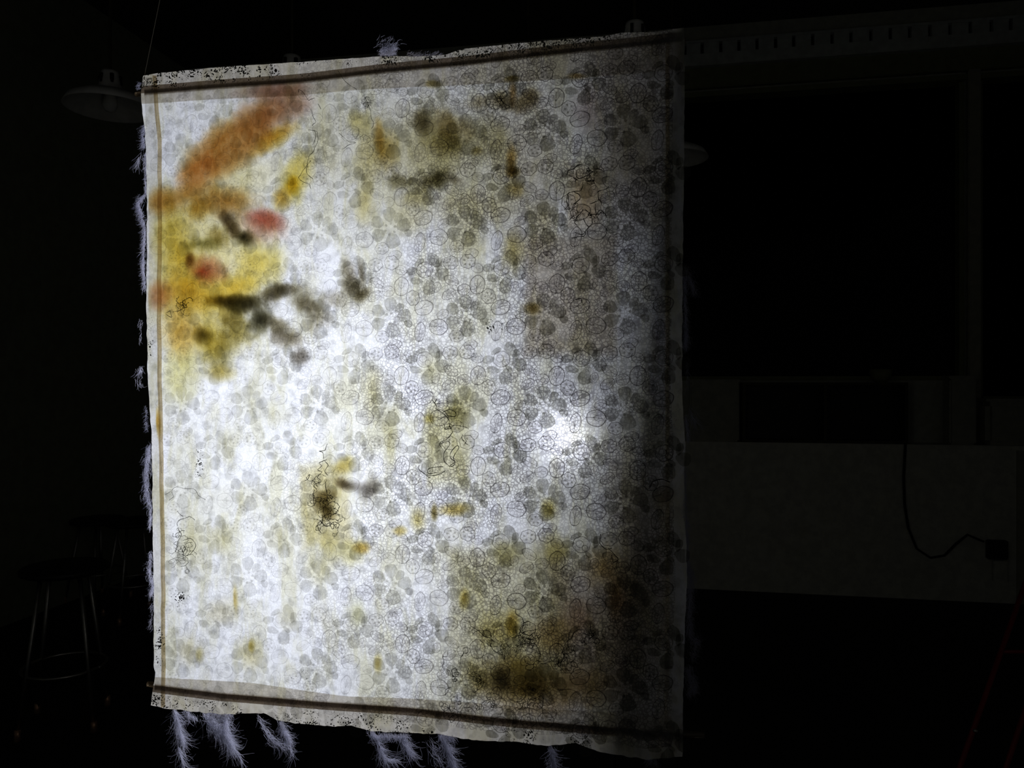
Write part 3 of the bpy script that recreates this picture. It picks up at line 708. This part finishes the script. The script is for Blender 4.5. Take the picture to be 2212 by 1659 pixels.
 (1100, 1340, 130, 160, 0, (150, 146, 122), 178, .22, .15, 1, 'felt scrap laid behind the cloth'), (1106, 1346, 18, 44, 0, (132, 114, 62), 150, .9, .5, 0, OC), (1075, 1360, 60, 50, 0, (138, 130, 98), 150, .9, .6, 0, OC), (1086, 1466, 26, 34, 0, (40, 38, 33), 115, .9, .5, 0, DK), (1125, 1460, 98, 50, 0, (56, 50, 34), 112, .9, .6, 0, DK), (1035, 1450, 44, 44, 0, (92, 87, 66), 120, .9, .7, 0, DK), (1160, 1476, 56, 36, 0, (58, 52, 36), 100, .9, .6, 0, DK),
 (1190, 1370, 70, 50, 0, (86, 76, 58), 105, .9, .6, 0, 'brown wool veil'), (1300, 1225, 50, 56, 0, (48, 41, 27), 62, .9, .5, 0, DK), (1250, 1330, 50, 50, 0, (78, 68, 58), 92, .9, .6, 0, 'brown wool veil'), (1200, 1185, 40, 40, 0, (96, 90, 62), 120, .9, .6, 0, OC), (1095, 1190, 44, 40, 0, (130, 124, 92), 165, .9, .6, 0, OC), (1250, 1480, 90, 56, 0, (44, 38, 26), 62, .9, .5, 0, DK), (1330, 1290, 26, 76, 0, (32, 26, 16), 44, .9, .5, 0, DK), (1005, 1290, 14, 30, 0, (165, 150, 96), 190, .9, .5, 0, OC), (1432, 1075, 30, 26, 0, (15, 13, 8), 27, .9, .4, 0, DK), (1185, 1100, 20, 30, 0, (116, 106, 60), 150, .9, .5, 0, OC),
]
for q in WOOLS:
    wool(*q[:7], soft=q[7], amp=q[8], box=bool(q[9]), word=q[10])

# ------------------------------------------------------------------ lace motifs
TW, TH = 0.1145, 0.1315
SX = SZ = 0.000228      # one drawing unit of the lace repeat
def petal(mb, cx, cz, rl, rw, ang, tip=0.0, n=14, dome=0.0004):
    """rounded petal pointing along ang"""
    ca, sa = math.cos(ang), math.sin(ang); v = [(cx, -dome, cz)]
    for ring in (0.6, 1.0):
        for k in range(n):
            t = 2 * math.pi * k / n
            a = rl * math.cos(t) * ring; b = rw * math.sin(t) * ring * (1 + 0.28 * math.cos(t))
            r = 1 + (0.05 * math.sin(9 * t) if ring == 1 else 0) + tip * max(0, math.cos(t)) ** 8
            a *= r; b *= r
            v.append((cx + a * ca - b * sa, -dome * (1 - ring) * 1.4, cz + a * sa + b * ca))
    f = [(0, 1 + k, 1 + (k + 1) % n) for k in range(n)]
    f += [(1 + k, 1 + n + k, 1 + n + (k + 1) % n, 1 + (k + 1) % n) for k in range(n)]
    mb.add(v, f)
def band(mb, pts, wd, closed=True):
    m = len(pts); v = []; f = []
    for i in range(m):
        a = Vector(pts[(i - 1) % m] if closed else pts[max(i - 1, 0)]); b = Vector(pts[(i + 1) % m] if closed else pts[min(i + 1, m - 1)])
        d = (b - a); d.normalize(); nrm = Vector((-d.y, d.x)); p = Vector(pts[i])
        q = p + nrm * wd / 2; r = p - nrm * wd / 2
        v += [(q.x, 0, q.y), (p.x, -0.0003, p.y), (r.x, 0, r.y)]
    for i in range(m if closed else m - 1):
        j = (i + 1) % m
        f += [(3 * i, 3 * i + 1, 3 * j + 1, 3 * j), (3 * i + 1, 3 * i + 2, 3 * j + 2, 3 * j + 1)]
    mb.add(v, f)
def ell(cx, cz, rx, rz, rot=0, n=20, wob=0.04, k=6, ph=0):
    out = []
    for i in range(n):
        t = 2 * math.pi * i / n; r = 1 + wob * math.sin(k * t + ph)
        a, b = rx * math.cos(t) * r, rz * math.sin(t) * r
        out.append((cx + a * math.cos(rot) - b * math.sin(rot), cz + a * math.sin(rot) + b * math.cos(rot)))
    return out
CW = 0.00095
def make_motif(kind):
    """three meshes: dense petals, sheer fill, raised cord"""
    A, B, C = MB(), MB(), MB()
    u = SX
    if kind == 'star':
        for x, z, rl, rw, ang in ((-4, 90, 48, 42, 92), (-84, 46, 46, 38, 152), (-80, -36, 46, 42, 208), (15, -78, 52, 50, 282), (90, 16, 50, 42, 12), (120, -32, 30, 24, 335), (56, 66, 38, 26, 50)):
            petal(A, x * u, z * u, rl * u, rw * u, math.radians(ang))
        for k in range(6):
            a = math.radians(20 + 60 * k); petal(A, 35 * u * math.cos(a), 35 * u * math.sin(a), 10 * u, 9 * u, a, n=8)
    elif kind == 'rose':
        petal(A, 82 * u, -30 * u, 48 * u, 42 * u, math.radians(-20)); petal(A, -6 * u, -106 * u, 52 * u, 42 * u, math.radians(-100))
        petal(A, -86 * u, -62 * u, 44 * u, 24 * u, math.radians(168)); petal(A, 34 * u, 62 * u, 56 * u, 34 * u, math.radians(125))
        petal(A, 62 * u, 28 * u, 40 * u, 22 * u, math.radians(75)); petal(A, -112 * u, 6 * u, 40 * u, 26 * u, math.radians(190), 0.15)
        petal(A, -66 * u, 56 * u, 40 * u, 18 * u, math.radians(30)); petal(A, 12 * u, -52 * u, 30 * u, 14 * u, math.radians(-40))
        band(C, ell(-30 * u, 6 * u, 54 * u, 50 * u, n=26, wob=.03), CW * 1.1); band(C, ell(-40 * u, 10 * u, 24 * u, 22 * u, n=14), CW * 0.8); band(C, ell(-8 * u, -14 * u, 18 * u, 18 * u, n=12), CW * 0.8)
        petal(B, -30 * u, 6 * u, 50 * u, 44 * u, 0.4)
    elif kind == 'medallion':
        p = ell(0, 0, 50 * u, 50 * u, 0.2, 48, 0.05, 7); band(C, p, CW * 1.2)
        B.add([(x, 0, z) for x, z in ell(0, 0, 48 * u, 48 * u, 0, 24, 0)], [tuple(range(24))])
        for k in range(5):
            a = 1.257 * k + 0.3; petal(A, 25 * u * math.cos(a), 25 * u * math.sin(a), 9 * u, 7 * u, a, n=8)
    elif kind == 'leaf':
        petal(B, 0, 0, 50 * u, 46 * u, 0, 0.12, 20)
        band(C, ell(0, 0, 50 * u, 47 * u, 0, 36, 0.025, 5, 1.0), CW * 1.1)
        band(C, [(-56 * u, -3 * u), (-20 * u, 1 * u), (14 * u, 3 * u), (34 * u, 1 * u)], CW * 0.8, False)
        band(C, [(-16 * u, 1 * u), (2 * u, 16 * u), (18 * u, 24 * u)], CW * 0.6, False); band(C, [(-16 * u, 1 * u), (4 * u, -14 * u), (20 * u, -20 * u)], CW * 0.6, False)
    out = []
    for mbx, mat in ((A, M_PETAL), (B, M_SHEER), (C, M_CORD)):
        out.append((mbx, mat))
    # one mesh with up to three material slots
    v = []; f = []; mi = []; mats = []
    for mbx, mat in out:
        if not mbx.f: continue
        n = len(v); mats.append(mat)
        v += [(p[0], p[1] - 0.0002 * len(mats), p[2]) for p in mbx.v]; f += [tuple(i + n for i in q) for q in mbx.f]; mi += [len(mats) - 1] * len(mbx.f)
    me = mesh_pd('lace_' + kind, v, f, True)
    for m in mats: me.materials.append(m)
    me.polygons.foreach_set('material_index', mi)
    return me
MOTIF = {k: make_motif(k) for k in ('star', 'rose', 'medallion', 'leaf')}
NAMES = {'star': 'lace_flower', 'rose': 'lace_rose', 'medallion': 'lace_medallion', 'leaf': 'lace_leaf'}
# (kind, dx, dy down, half sizes, rotation in degrees) in drawing units from the open flower of each repeat
REPEAT = [('star', 0, 0, 50, 50, 0), ('rose', -240, -300, 50, 50, 0),
          ('medallion', -98, -345, 50, 42, 10), ('medallion', 12, -355, 50, 45, -8), ('medallion', 152, -125, 44, 48, 20), ('medallion', -56, 124, 46, 38, 0),
          ('leaf', 80, -200, 60, 52, 82), ('leaf', 226, -60, 62, 50, 15), ('leaf', -176, 64, 60, 54, -5), ('leaf', 198, 96, 62, 38, 78), ('leaf', -92, -232, 50, 32, 150),
          ('leaf', -14, -176, 42, 36, 5), ('leaf', -108, -146, 48, 32, 212), ('leaf', -150, -18, 40, 30, 25), ('leaf', 78, -310, 40, 32, -20), ('leaf', -192, -188, 34, 28, 60), ('leaf', 36, 176, 44, 32, 10)]
def inside(px, py, mx=26, my=12):
    return (np.interp(py, *np.array(LEFT, float)[:, ::-1].T) + mx < px < np.interp(py, *np.array(RIGHT, float)[:, ::-1].T) - mx) and \
           (poly_y(TOP, px) + my + 14 < py < poly_y(BOT, px) - my - 14)
def to_px(X, Z):
    xc = X * math.cos(YAW) + CLOTH * math.sin(YAW); yc = -X * math.sin(YAW) + CLOTH * math.cos(YAW)
    return 1106 + FPX * xc / yc, 829.5 - FPX * (Z - CAMZ) / yc
places = []
for i in range(-4, 8):
    for j in range(-5, 7):
        for (kind, dx, dy, rx, rz, rot) in REPEAT:
            X = -0.498 + TW * i + dx * SX + random.uniform(-.0009, .0009)
            Z = CAMZ + 0.0976 - TH * j - dy * SZ + random.uniform(-.0009, .0009)
            qx, qy = to_px(X, Z)
            if not inside(qx, qy): continue
            places.append((rx * rz / (X * math.sin(YAW) * -1 + CLOTH) ** 2, kind, X, Z, rx / 50, rz / 50, -math.radians(rot) + random.uniform(-.05, .05)))
places.sort(key=lambda q: -q[0])
lace_w = lace.location + hang.location       # where the lace panel's own origin lies
n_leaf = 0; rest_v = []; rest_f = []; rest_m = []
for (_, kind, X, Z, sx, sz, rot) in places:
    me = MOTIF[kind]
    n_leaf += kind == 'leaf'
    if kind == 'leaf' and n_leaf > 300:      # the smallest leaves are joined
        Mx = Matrix.Translation((X, float(wave(X, Z)) - 0.0042, Z)) @ Matrix.Rotation(rot, 4, 'Y') @ Matrix.Diagonal((sx, 1, sz, 1))
        n = len(rest_v); rest_v += [tuple(Mx @ q.co) for q in me.vertices]
        rest_f += [tuple(k + n for k in p.vertices) for p in me.polygons]; rest_m += [p.material_index for p in me.polygons]
        continue
    o = bpy.data.objects.new(NAMES[kind], me); COL.objects.link(o)
    o.parent = lace
    o.location = Vector((X, float(wave(X, Z)) - 0.0042, Z)) - lace_w
    o.rotation_euler = (0, rot, 0); o.scale = (sx, 1, sz)
if rest_v:
    me = mesh_pd('small_lace_leaves', rest_v, rest_f)
    for m in MOTIF['leaf'].materials: me.materials.append(m)
    me.polygons.foreach_set('material_index', rest_m)
    link('small_lace_leaves', me, None, lace)['kind'] = 'stuff'

# ------------------------------------------------------------------ loose fibres
def wisp(mb, p0, dirv, length, curl, r, seg=8):
    p = Vector(p0); d = Vector(dirv).normalized(); pts = [p.copy()]
    bend = Vector((random.gauss(0, 1), random.gauss(0, .6), random.gauss(0, 1))) * curl
    for k in range(seg):
        bend = bend * 0.75 + Vector((random.gauss(0, 1), random.gauss(0, .6), random.gauss(0, 1))) * curl * 0.6
        d = (d + bend).normalized(); p = p + d * (length / seg); pts.append(p.copy())
    mb.tube(pts, [r * (1 - 0.6 * k / seg) for k in range(seg + 1)], 3, False)
def tuft(path, n, length, spread, drop, curl=0.36, r=0.00016, off=0.004, name='wool_tuft', grow=None):
    """a tuft combed along a pixel path; drop = direction of growth in pixels"""
    mb = MB(); path = np.array(path, float)
    for _ in range(int(n * (2.1 if drop is None else 1.9))):
        t = random.random() * (len(path) - 1); i = int(t); q = path[i] * (1 - t + i) + path[min(i + 1, len(path) - 1)] * (t - i)
        sp_ = spread * (0.7 if random.random() < 0.8 else 1.5)
        q = q + np.array((random.gauss(0, sp_), random.gauss(0, sp_)))
        a = at(q[0], q[1], off + random.uniform(-.004, .012))
        seg_d = path[min(i + 1, len(path) - 1)] - path[max(i, 0)] if drop is None else np.array(drop, float)
        seg_d = seg_d / (np.linalg.norm(seg_d) + 1e-6)
        if drop is not None and not _: length = length * 0.62
        stray = random.random() < 0.07
        g_ = .38 if stray else .10
        dv = Vector((seg_d[0] + random.gauss(0, g_), random.gauss(0, .25), -seg_d[1] + random.gauss(0, g_)))
        wisp(mb, a, dv, length * 0.00068 * random.uniform(.6, 1.5) * (0.7 if stray else 1.25), curl if stray else curl * 0.45, r * (0.6 if stray else 1.0))
    return mb.build(name, M_TUFT, hang, True)
# hanging below
tuft([(376, 1530), (384, 1560), (394, 1600)], 150, 28, 2.5, None)
tuft([(384, 1612), (392, 1635), (400, 1665)], 40, 26, 1.5, None)
tuft([(400, 1532), (408, 1545), (425, 1552)], 60, 16, 4, (0.3, 1))
tuft([(442, 1540), (455, 1556), (472, 1578), (490, 1596)], 260, 26, 5, None)
tuft([(486, 1540), (487, 1560), (490, 1590), (500, 1612)], 200, 24, 4, None)
tuft([(450, 1540), (500, 1542)], 120, 14, 3, (0.1, 1))
tuft([(500, 1605), (520, 1638)], 25, 24, 3, None)
tuft([(556, 1548), (575, 1580), (595, 1603), (615, 1610)], 70, 22, 4, None)
tuft([(606, 1556), (612, 1575), (622, 1594)], 130, 18, 3, None)
tuft([(625, 1600), (632, 1630)], 14, 22, 2, None)
tuft([(800, 1580), (812, 1590), (835, 1586), (860, 1590), (880, 1586)], 260, 16, 3.5, (0.2, 0.7))
tuft([(812, 1592), (822, 1615), (830, 1640), (850, 1642)], 90, 24, 3, None)
tuft([(868, 1590), (876, 1606), (890, 1630)], 80, 20, 5, None)
tuft([(952, 1590), (962, 1608), (972, 1630), (980, 1655)], 150, 24, 4, None)
tuft([(950, 1588), (980, 1588)], 100, 18, 3, (0, 1))
tuft([(925, 1595), (945, 1640)], 25, 22, 8, None)
tuft([(1188, 1610), (1194, 1632), (1196, 1656)], 90, 22, 4, None)
tuft([(1395, 1636), (1420, 1645)], 60, 20, 5, (0, 1))
# left edge
tuft([(312, 270), (310, 295), (312, 318)], 110, 16, 2.5, (-0.6, 0.5))
tuft([(305, 330), (296, 352)], 12, 22, 2, None)
tuft([(312, 420), (298, 436), (303, 455), (312, 485)], 230, 16, 3, (-0.5, 0.6))
tuft([(313, 490), (311, 530), (309, 575), (313, 620)], 300, 14, 2.5, (-0.4, 0.9))
tuft([(314, 330), (315, 420)], 110, 10, 1.5, (-0.3, 0.9))
tuft([(306, 690), (303, 740)], 16, 14, 3, (-0.2, 1))
tuft([(308, 790), (300, 800), (304, 830)], 36, 16, 4, (-0.2, 1))
tuft([(316, 880), (318, 930)], 60, 10, 2, (-0.6, 0.5))
tuft([(324, 960), (318, 1000), (316, 1050), (322, 1090)], 330, 16, 4, (-0.4, 0.8))
tuft([(326, 1090), (324, 1140)], 90, 12, 2, (-0.3, 1))
tuft([(326, 1190), (323, 1230), (330, 1265), (325, 1285)], 210, 14, 3, (-0.2, 1))
tuft([(330, 1300), (326, 1360)], 30, 12, 3, (-0.4, 1))
tuft([(304, 180), (298, 186), (302, 192)], 50, 8, 2, (-1, 0.2))
# right edge
tuft([(1480, 575), (1490, 600), (1500, 632)], 120, 18, 4, (0.2, 1))
tuft([(1479, 590), (1479, 660), (1482, 720), (1480, 750)], 340, 16, 3, (0.1, 1))
tuft([(1484, 780), (1486, 850)], 20, 22, 3, (0.1, 1))
tuft([(1486, 880), (1500, 910)], 24, 26, 6, None)
tuft([(1481, 900), (1486, 950)], 70, 14, 3, (0.3, 1))
tuft([(1478, 1010), (1477, 1060), (1478, 1110), (1483, 1135)], 330, 14, 4, (0.1, 1))
tuft([(1484, 1140), (1485, 1215)], 120, 14, 2, (0.1, 1))
tuft([(1486, 1215), (1492, 1250), (1490, 1300), (1490, 1370)], 520, 16, 5, (0.1, 1))
tuft([(1488, 1370), (1505, 1385), (1490, 1420)], 120, 16, 7, (0.4, 0.6))
tuft([(1484, 1440), (1490, 1460), (1500, 1480), (1490, 1495)], 240, 16, 7, (0.2, 0.8))
# top
tuft([(820, 112), (835, 106), (850, 110)], 190, 14, 3, (0.6, -0.5))
tuft([(815, 100), (835, 90), (860, 100)], 26, 14, 9, (0.9, -0.5))
tuft([(820, 118), (850, 118)], 160, 10, 3, (0.5, -0.5), off=0.002)
tuft([(880, 118), (905, 122), (950, 118)], 90, 9, 3, (0.6, -0.4), off=-0.001)

# ------------------------------------------------------------------ loose black threads on the face
def thread_on_face(mb, pts, r=0.00034, loops=0.0, layer=-0.0072):
    r = r * 1.4
    P = np.array(pts, float)
    # Catmull-Rom through the drawn points with curl
    out = []
    for i in range(len(P) - 1):
        p0, p1, p2, p3 = P[max(i - 1, 0)], P[i], P[i + 1], P[min(i + 2, len(P) - 1)]
        for t in np.linspace(0, 1, 7)[:-1]:
            out.append(0.5 * ((2 * p1) + (-p0 + p2) * t + (2 * p0 - 5 * p1 + 4 * p2 - p3) * t * t + (-p0 + 3 * p1 - 3 * p2 + p3) * t ** 3))
    out.append(P[-1]); out = np.array(out)
    ph = random.random() * 6
    s_ = np.arange(len(out)); out = out + loops * np.stack([np.sin(s_ * 0.9 + ph), np.cos(s_ * 0.7 + ph)], -1)
    pts3 = []
    for k, q in enumerate(out):
        c = px_to_world(q[None], layer)[0]; c[1] += 0.0012 * math.sin(k * 0.8 + ph); pts3.append(c)
    mb.tube(pts3, [r * (0.6 + 0.5 * abs(math.sin(k * 0.35 + ph))) for k in range(len(pts3))], 5, False)
def curl_ball(mb, cx, cy, rx, ry, n, step=7, segs=9, r=0.0003):
    """loose curling threads gathered round a point"""
    for _ in range(max(3, int(n * 0.62))):
        p = np.array((cx + random.gauss(0, rx * .45), cy + random.gauss(0, ry * .45))); a = random.random() * 6.3; w_ = random.gauss(0, .45); pts = [p]
        for k in range(random.randint(5, segs + 2)):
            w_ = w_ * .9 + random.gauss(0, .28); a += w_
            p = p + np.array((math.cos(a), math.sin(a))) * step * random.uniform(.8, 1.15)
            e_ = ((p[0] - cx) / (rx * 1.25)) ** 2 + ((p[1] - cy) / (ry * 1.25)) ** 2
            if e_ > 1: a += 0.9
            pts.append(p)
        thread_on_face(mb, pts, r * random.uniform(.55, 1.2))
def tangle(paths=(), balls=(), r=0.00034, loops=0.0):
    mb = MB()
    for p in paths: thread_on_face(mb, p, r, loops)
    for b in balls: curl_ball(mb, *b)
    o = mb.build('thread_tangle', M_YARN, hang, True); o['label'] = 'loose black curling thread'
def z6(x, y): return (600 + x / 4.148, 840 + y / 4.148)
tangle([[z6(*q) for q in ((1400, 95), (1435, 150), (1440, 180), (1500, 220), (1550, 280), (1555, 330), (1580, 375), (1540, 440), (1470, 480), (1490, 540))],
        [z6(*q) for q in ((1440, 90), (1425, 130), (1470, 130))], [z6(*q) for q in ((1490, 210), (1550, 185), (1610, 210), (1600, 245), (1530, 240), (1470, 270))],
        [z6(*q) for q in ((1470, 490), (1530, 465), (1560, 490), (1520, 545), (1500, 600), (1520, 660), (1570, 690), (1605, 650), (1560, 610), (1575, 550), (1620, 505), (1635, 530), (1590, 600), (1600, 650), (1560, 680))],
        [z6(*q) for q in ((1500, 690), (1400, 700), (1360, 720), (1375, 755), (1440, 740))], [z6(*q) for q in ((1285, 680), (1280, 710), (1330, 755), (1380, 790))], [z6(*q) for q in ((1350, 765), (1420, 770), (1480, 750), (1520, 725))]],
       [(*z6(1550, 325), 8, 8, 6, 5, 7, 0.0003)], 0.00038)
tangle([[z6(*q) for q in ((1670, 405), (1665, 440), (1690, 475), (1715, 495))], [z6(*q) for q in ((1680, 420), (1700, 460), (1690, 490))]])
tangle([[z6(*q) for q in ((460, 490), (440, 545), (390, 555), (425, 570), (425, 620))], [z6(*q) for q in ((455, 630), (390, 660), (410, 690), (375, 720), (410, 740), (375, 790), (410, 825), (350, 850), (360, 890))],
        [z6(*q) for q in ((440, 640), (465, 680), (440, 740), (470, 770))], [z6(*q) for q in ((300, 760), (295, 800), (265, 815))], [z6(*q) for q in ((350, 900), (335, 960), (350, 1040))], [z6(*q) for q in ((455, 810), (445, 880), (470, 950))]],
       [(*z6(370, 860), 10, 14, 8, 6, 8, 0.0003), (*z6(350, 970), 7, 18, 8, 6, 8, 0.0003)])
tangle([], [(*z6(480, 1060), 16, 22, 22, 6, 8, 0.00032), (*z6(455, 1190), 16, 12, 14, 6, 8, 0.00034), (*z6(465, 950), 8, 8, 8, 5, 6, 0.00034)])
def z3(x, y): return (780 + x / 4.022, 60 + y / 4.022)
def z7(x, y): return (1160 + x / 6.912, 320 + y / 6.912)
tangle([[z7(*q) for q in ((450, 420), (490, 350), (560, 330), (600, 285), (670, 270))], [z7(*q) for q in ((480, 420), (550, 460), (610, 500))], [z7(*q) for q in ((570, 520), (620, 480), (720, 450), (800, 400), (840, 370), (750, 360))],
        [z7(*q) for q in ((600, 385), (595, 440), (640, 480))], [z7(*q) for q in ((730, 510), (800, 520), (850, 520), (860, 460))], [z7(*q) for q in ((860, 335), (940, 335), (1010, 375))], [z7(*q) for q in ((690, 540), (680, 620), (640, 660), (540, 670), (475, 700), (450, 800), (470, 880), (420, 930))],
        [z7(*q) for q in ((560, 670), (640, 720), (640, 790), (550, 850))], [z7(*q) for q in ((480, 720), (480, 820), (490, 950))]], [(*z7(790, 400), 9, 8, 9, 5, 7, 0.00034), (*z7(780, 505), 7, 4, 6, 4, 5, 0.00036)], 0.00042)
tangle([[z7(*q) for q in ((1075, 590), (1040, 630), (930, 660), (920, 740), (925, 790), (870, 825), (790, 850))], [z7(*q) for q in ((920, 780), (965, 820), (965, 860))], [z7(*q) for q in ((875, 850), (875, 930), (890, 1000))], [z7(*q) for q in ((720, 930), (780, 980), (810, 1010), (920, 1000), (990, 970), (1040, 1030))],
        [z7(*q) for q in ((810, 1010), (830, 1080), (820, 1160), (740, 1240), (700, 1300), (620, 1290), (570, 1270))], [z7(*q) for q in ((720, 1260), (730, 1300), (700, 1330), (600, 1345), (525, 1360))], [z7(*q) for q in ((700, 1070), (740, 1150), (770, 1185))],
        [z7(*q) for q in ((600, 940), (620, 1000), (590, 1080), (570, 1130), (610, 1175))], [z7(*q) for q in ((600, 1010), (540, 1040), (490, 1090))], [z7(*q) for q in ((700, 930), (650, 1000), (600, 1050))]], [(*z7(570, 960), 9, 12, 12, 5, 7, 0.00034), (*z7(880, 1010), 8, 3, 7, 4, 5, 0.00036)], 0.00040)
def z1(x, y): return (280 + x / 4.022, 120 + y / 4.022)
tangle([[z1(*q) for q in ((1570, 660), (1640, 670), (1650, 740), (1620, 830), (1580, 880), (1545, 980), (1500, 1040), (1490, 1080), (1530, 1110), (1580, 1130), (1585, 1165))], [z1(*q) for q in ((1620, 660), (1635, 720), (1600, 790))], [z1(*q) for q in ((1590, 920), (1550, 1000), (1570, 1050), (1610, 1080))], [z1(*q) for q in ((1590, 480), (1610, 540), (1630, 590), (1600, 620))], [z1(*q) for q in ((1650, 430), (1680, 480))],
        [z1(*q) for q in ((1480, 330), (1490, 310), (1530, 340), (1570, 400), (1620, 380))]], (), 0.00026)
tangle([[z1(*q) for q in ((1830, 150), (1880, 230), (1940, 280), (1990, 310))], [z1(*q) for q in ((2060, 380), (2090, 440), (2110, 500), (2120, 570), (2140, 600), (2120, 650))], [z1(*q) for q in ((2060, 420), (2120, 430))], [z1(*q) for q in ((1840, 690), (1920, 760), (1980, 770), (1900, 800), (1870, 830))]], [(*z1(2090, 440), 7, 12, 12, 4, 6, 0.0002), (*z1(2030, 710), 14, 6, 6, 6, 7, 0.0002)], 0.00024)
tangle([[z1(335 / 1.0, 1450 + 800), z1(380, 1450 + 825), z1(370, 1450 + 770), z1(340, 2240)], [z1(390, 2230), z1(440, 2220), z1(490, 2190), z1(470, 2170)]], [(395, 660, 7, 7, 12, 4, 6, 0.00030), (398, 672, 6, 5, 5, 5, 6, 0.00028)], 0.00030)
# upper middle dark scribbles
tangle([[z3(*q) for q in ((1130, 540), (1180, 590), (1230, 650), (1270, 720))], [z3(*q) for q in ((1150, 560), (1200, 660), (1240, 710))]], [(*z3(1200, 640), 16, 20, 14, 6, 7, 0.00028)], 0.0003)
# left side tangle
def zl(x, y): return (280 + x / 2.515, 880 + y / 2.515)
tangle([[zl(*q) for q in ((210, 470), (240, 450), (265, 430), (320, 440), (360, 440), (380, 470), (420, 500))], [zl(*q) for q in ((230, 500), (250, 480), (240, 455))]], (), 0.00022)
tangle([[zl(*q) for q in ((270, 640), (280, 610), (310, 600), (340, 590), (362, 610))], [zl(*q) for q in ((270, 560), (300, 590))], [zl(*q) for q in ((275, 650), (290, 690), (270, 740), (265, 780))], [zl(*q) for q in ((300, 720), (340, 710), (370, 740), (345, 790), (320, 800))]], [(*zl(290, 770), 16, 12, 18, 6, 8, 0.00022), (*zl(300, 830), 18, 16, 14, 6, 8, 0.0002), (*zl(285, 680), 5, 12, 8, 5, 6, 0.00024)], 0.00030)
# lower right tangles
def z8(x, y): return (890 + x / 3.456, 1240 + y / 3.456)
tangle([[z8(*q) for q in ((440, 335), (455, 380), (510, 405), (590, 415), (600, 470), (630, 490))], [z8(*q) for q in ((460, 440), (500, 410), (550, 450), (590, 460))]], [(*z8(580, 455), 8, 6, 8, 4, 6, 0.00028)], 0.0003)
tangle([[z8(*q) for q in ((780, 250), (785, 285), (830, 320), (840, 370), (810, 430), (835, 470))], [z8(*q) for q in ((785, 570), (800, 520), (860, 510), (920, 510), (960, 570), (965, 610))]], [(*z8(870, 420), 20, 18, 26, 6, 8, 0.00030), (*z8(850, 520), 18, 14, 14, 6, 8, 0.0003), (*z8(950, 640), 12, 12, 9, 6, 7, 0.00028)], 0.00034)
tangle([[z8(*q) for q in ((1080, 500), (1100, 520), (1090, 570))]], [(*z8(1150, 600), 22, 18, 26, 6, 8, 0.0003), (*z8(1170, 660), 16, 10, 14, 6, 7, 0.0003), (*z8(1110, 700), 14, 14, 9, 6, 7, 0.00024)], 0.0003)
tangle([[z8(*q) for q in ((1330, 355), (1340, 420), (1355, 450), (1320, 470))], [z8(*q) for q in ((1280, 435), (1310, 440), (1345, 455), (1320, 480))]], [(*z8(1340, 460), 16, 8, 14, 5, 7, 0.00034), (*z8(1410, 480), 5, 14, 8, 5, 6, 0.00026)], 0.00036)
tangle([[z8(*q) for q in ((390, 545), (420, 530), (425, 570), (395, 580), (375, 610), (370, 660))], [z8(*q) for q in ((400, 560), (385, 600))]], (), 0.00032)
tangle([[z8(*q) for q in ((280, 560), (270, 600), (240, 600), (250, 640), (240, 680), (290, 710), (300, 740))]], [(*z8(310, 750), 8, 8, 9, 5, 6, 0.0003)], 0.00028)
tangle([[z8(*q) for q in ((300, 830), (260, 850), (260, 890))]], (), 0.00028)
tangle([], [(*z8(310, 960), 12, 16, 14, 6, 7, 0.00026)])
tangle([], [(*z8(310, 1040), 8, 12, 7, 6, 6, 0.0003)])
for q in ((490, 790, 18, 16, 16), (590, 940, 14, 14, 14), (890, 920, 18, 14, 20), (690, 580, 12, 16, 14)):
    tangle([], [(*z8(q[0], q[1]), q[2], q[3], q[4], 6, 8, 0.00028)])
tangle([[z8(*q) for q in ((940, 950), (970, 980), (980, 1000), (978, 1050))], [z8(*q) for q in ((985, 965), (970, 990))]], (), 0.00028)
tangle([[z8(*q) for q in ((1090, 850), (1140, 850), (1200, 850), (1250, 890))]], (), 0.00028)
tangle([[(1298, 1152), (1297, 1172), (1310, 1184), (1322, 1182)], [(1314, 1182), (1330, 1198), (1336, 1206), (1325, 1212), (1322, 1196)]], (), 0.0004)
tangle([[(1246, 648), (1256, 647), (1258, 655)]], (), 0.0005)
tangle([[(1405, 1050), (1412, 1038), (1430, 1034), (1446, 1040)]], (), 0.0006)
tangle([[(1327, 1316), (1330, 1336), (1336, 1360)]], (), 0.0003)
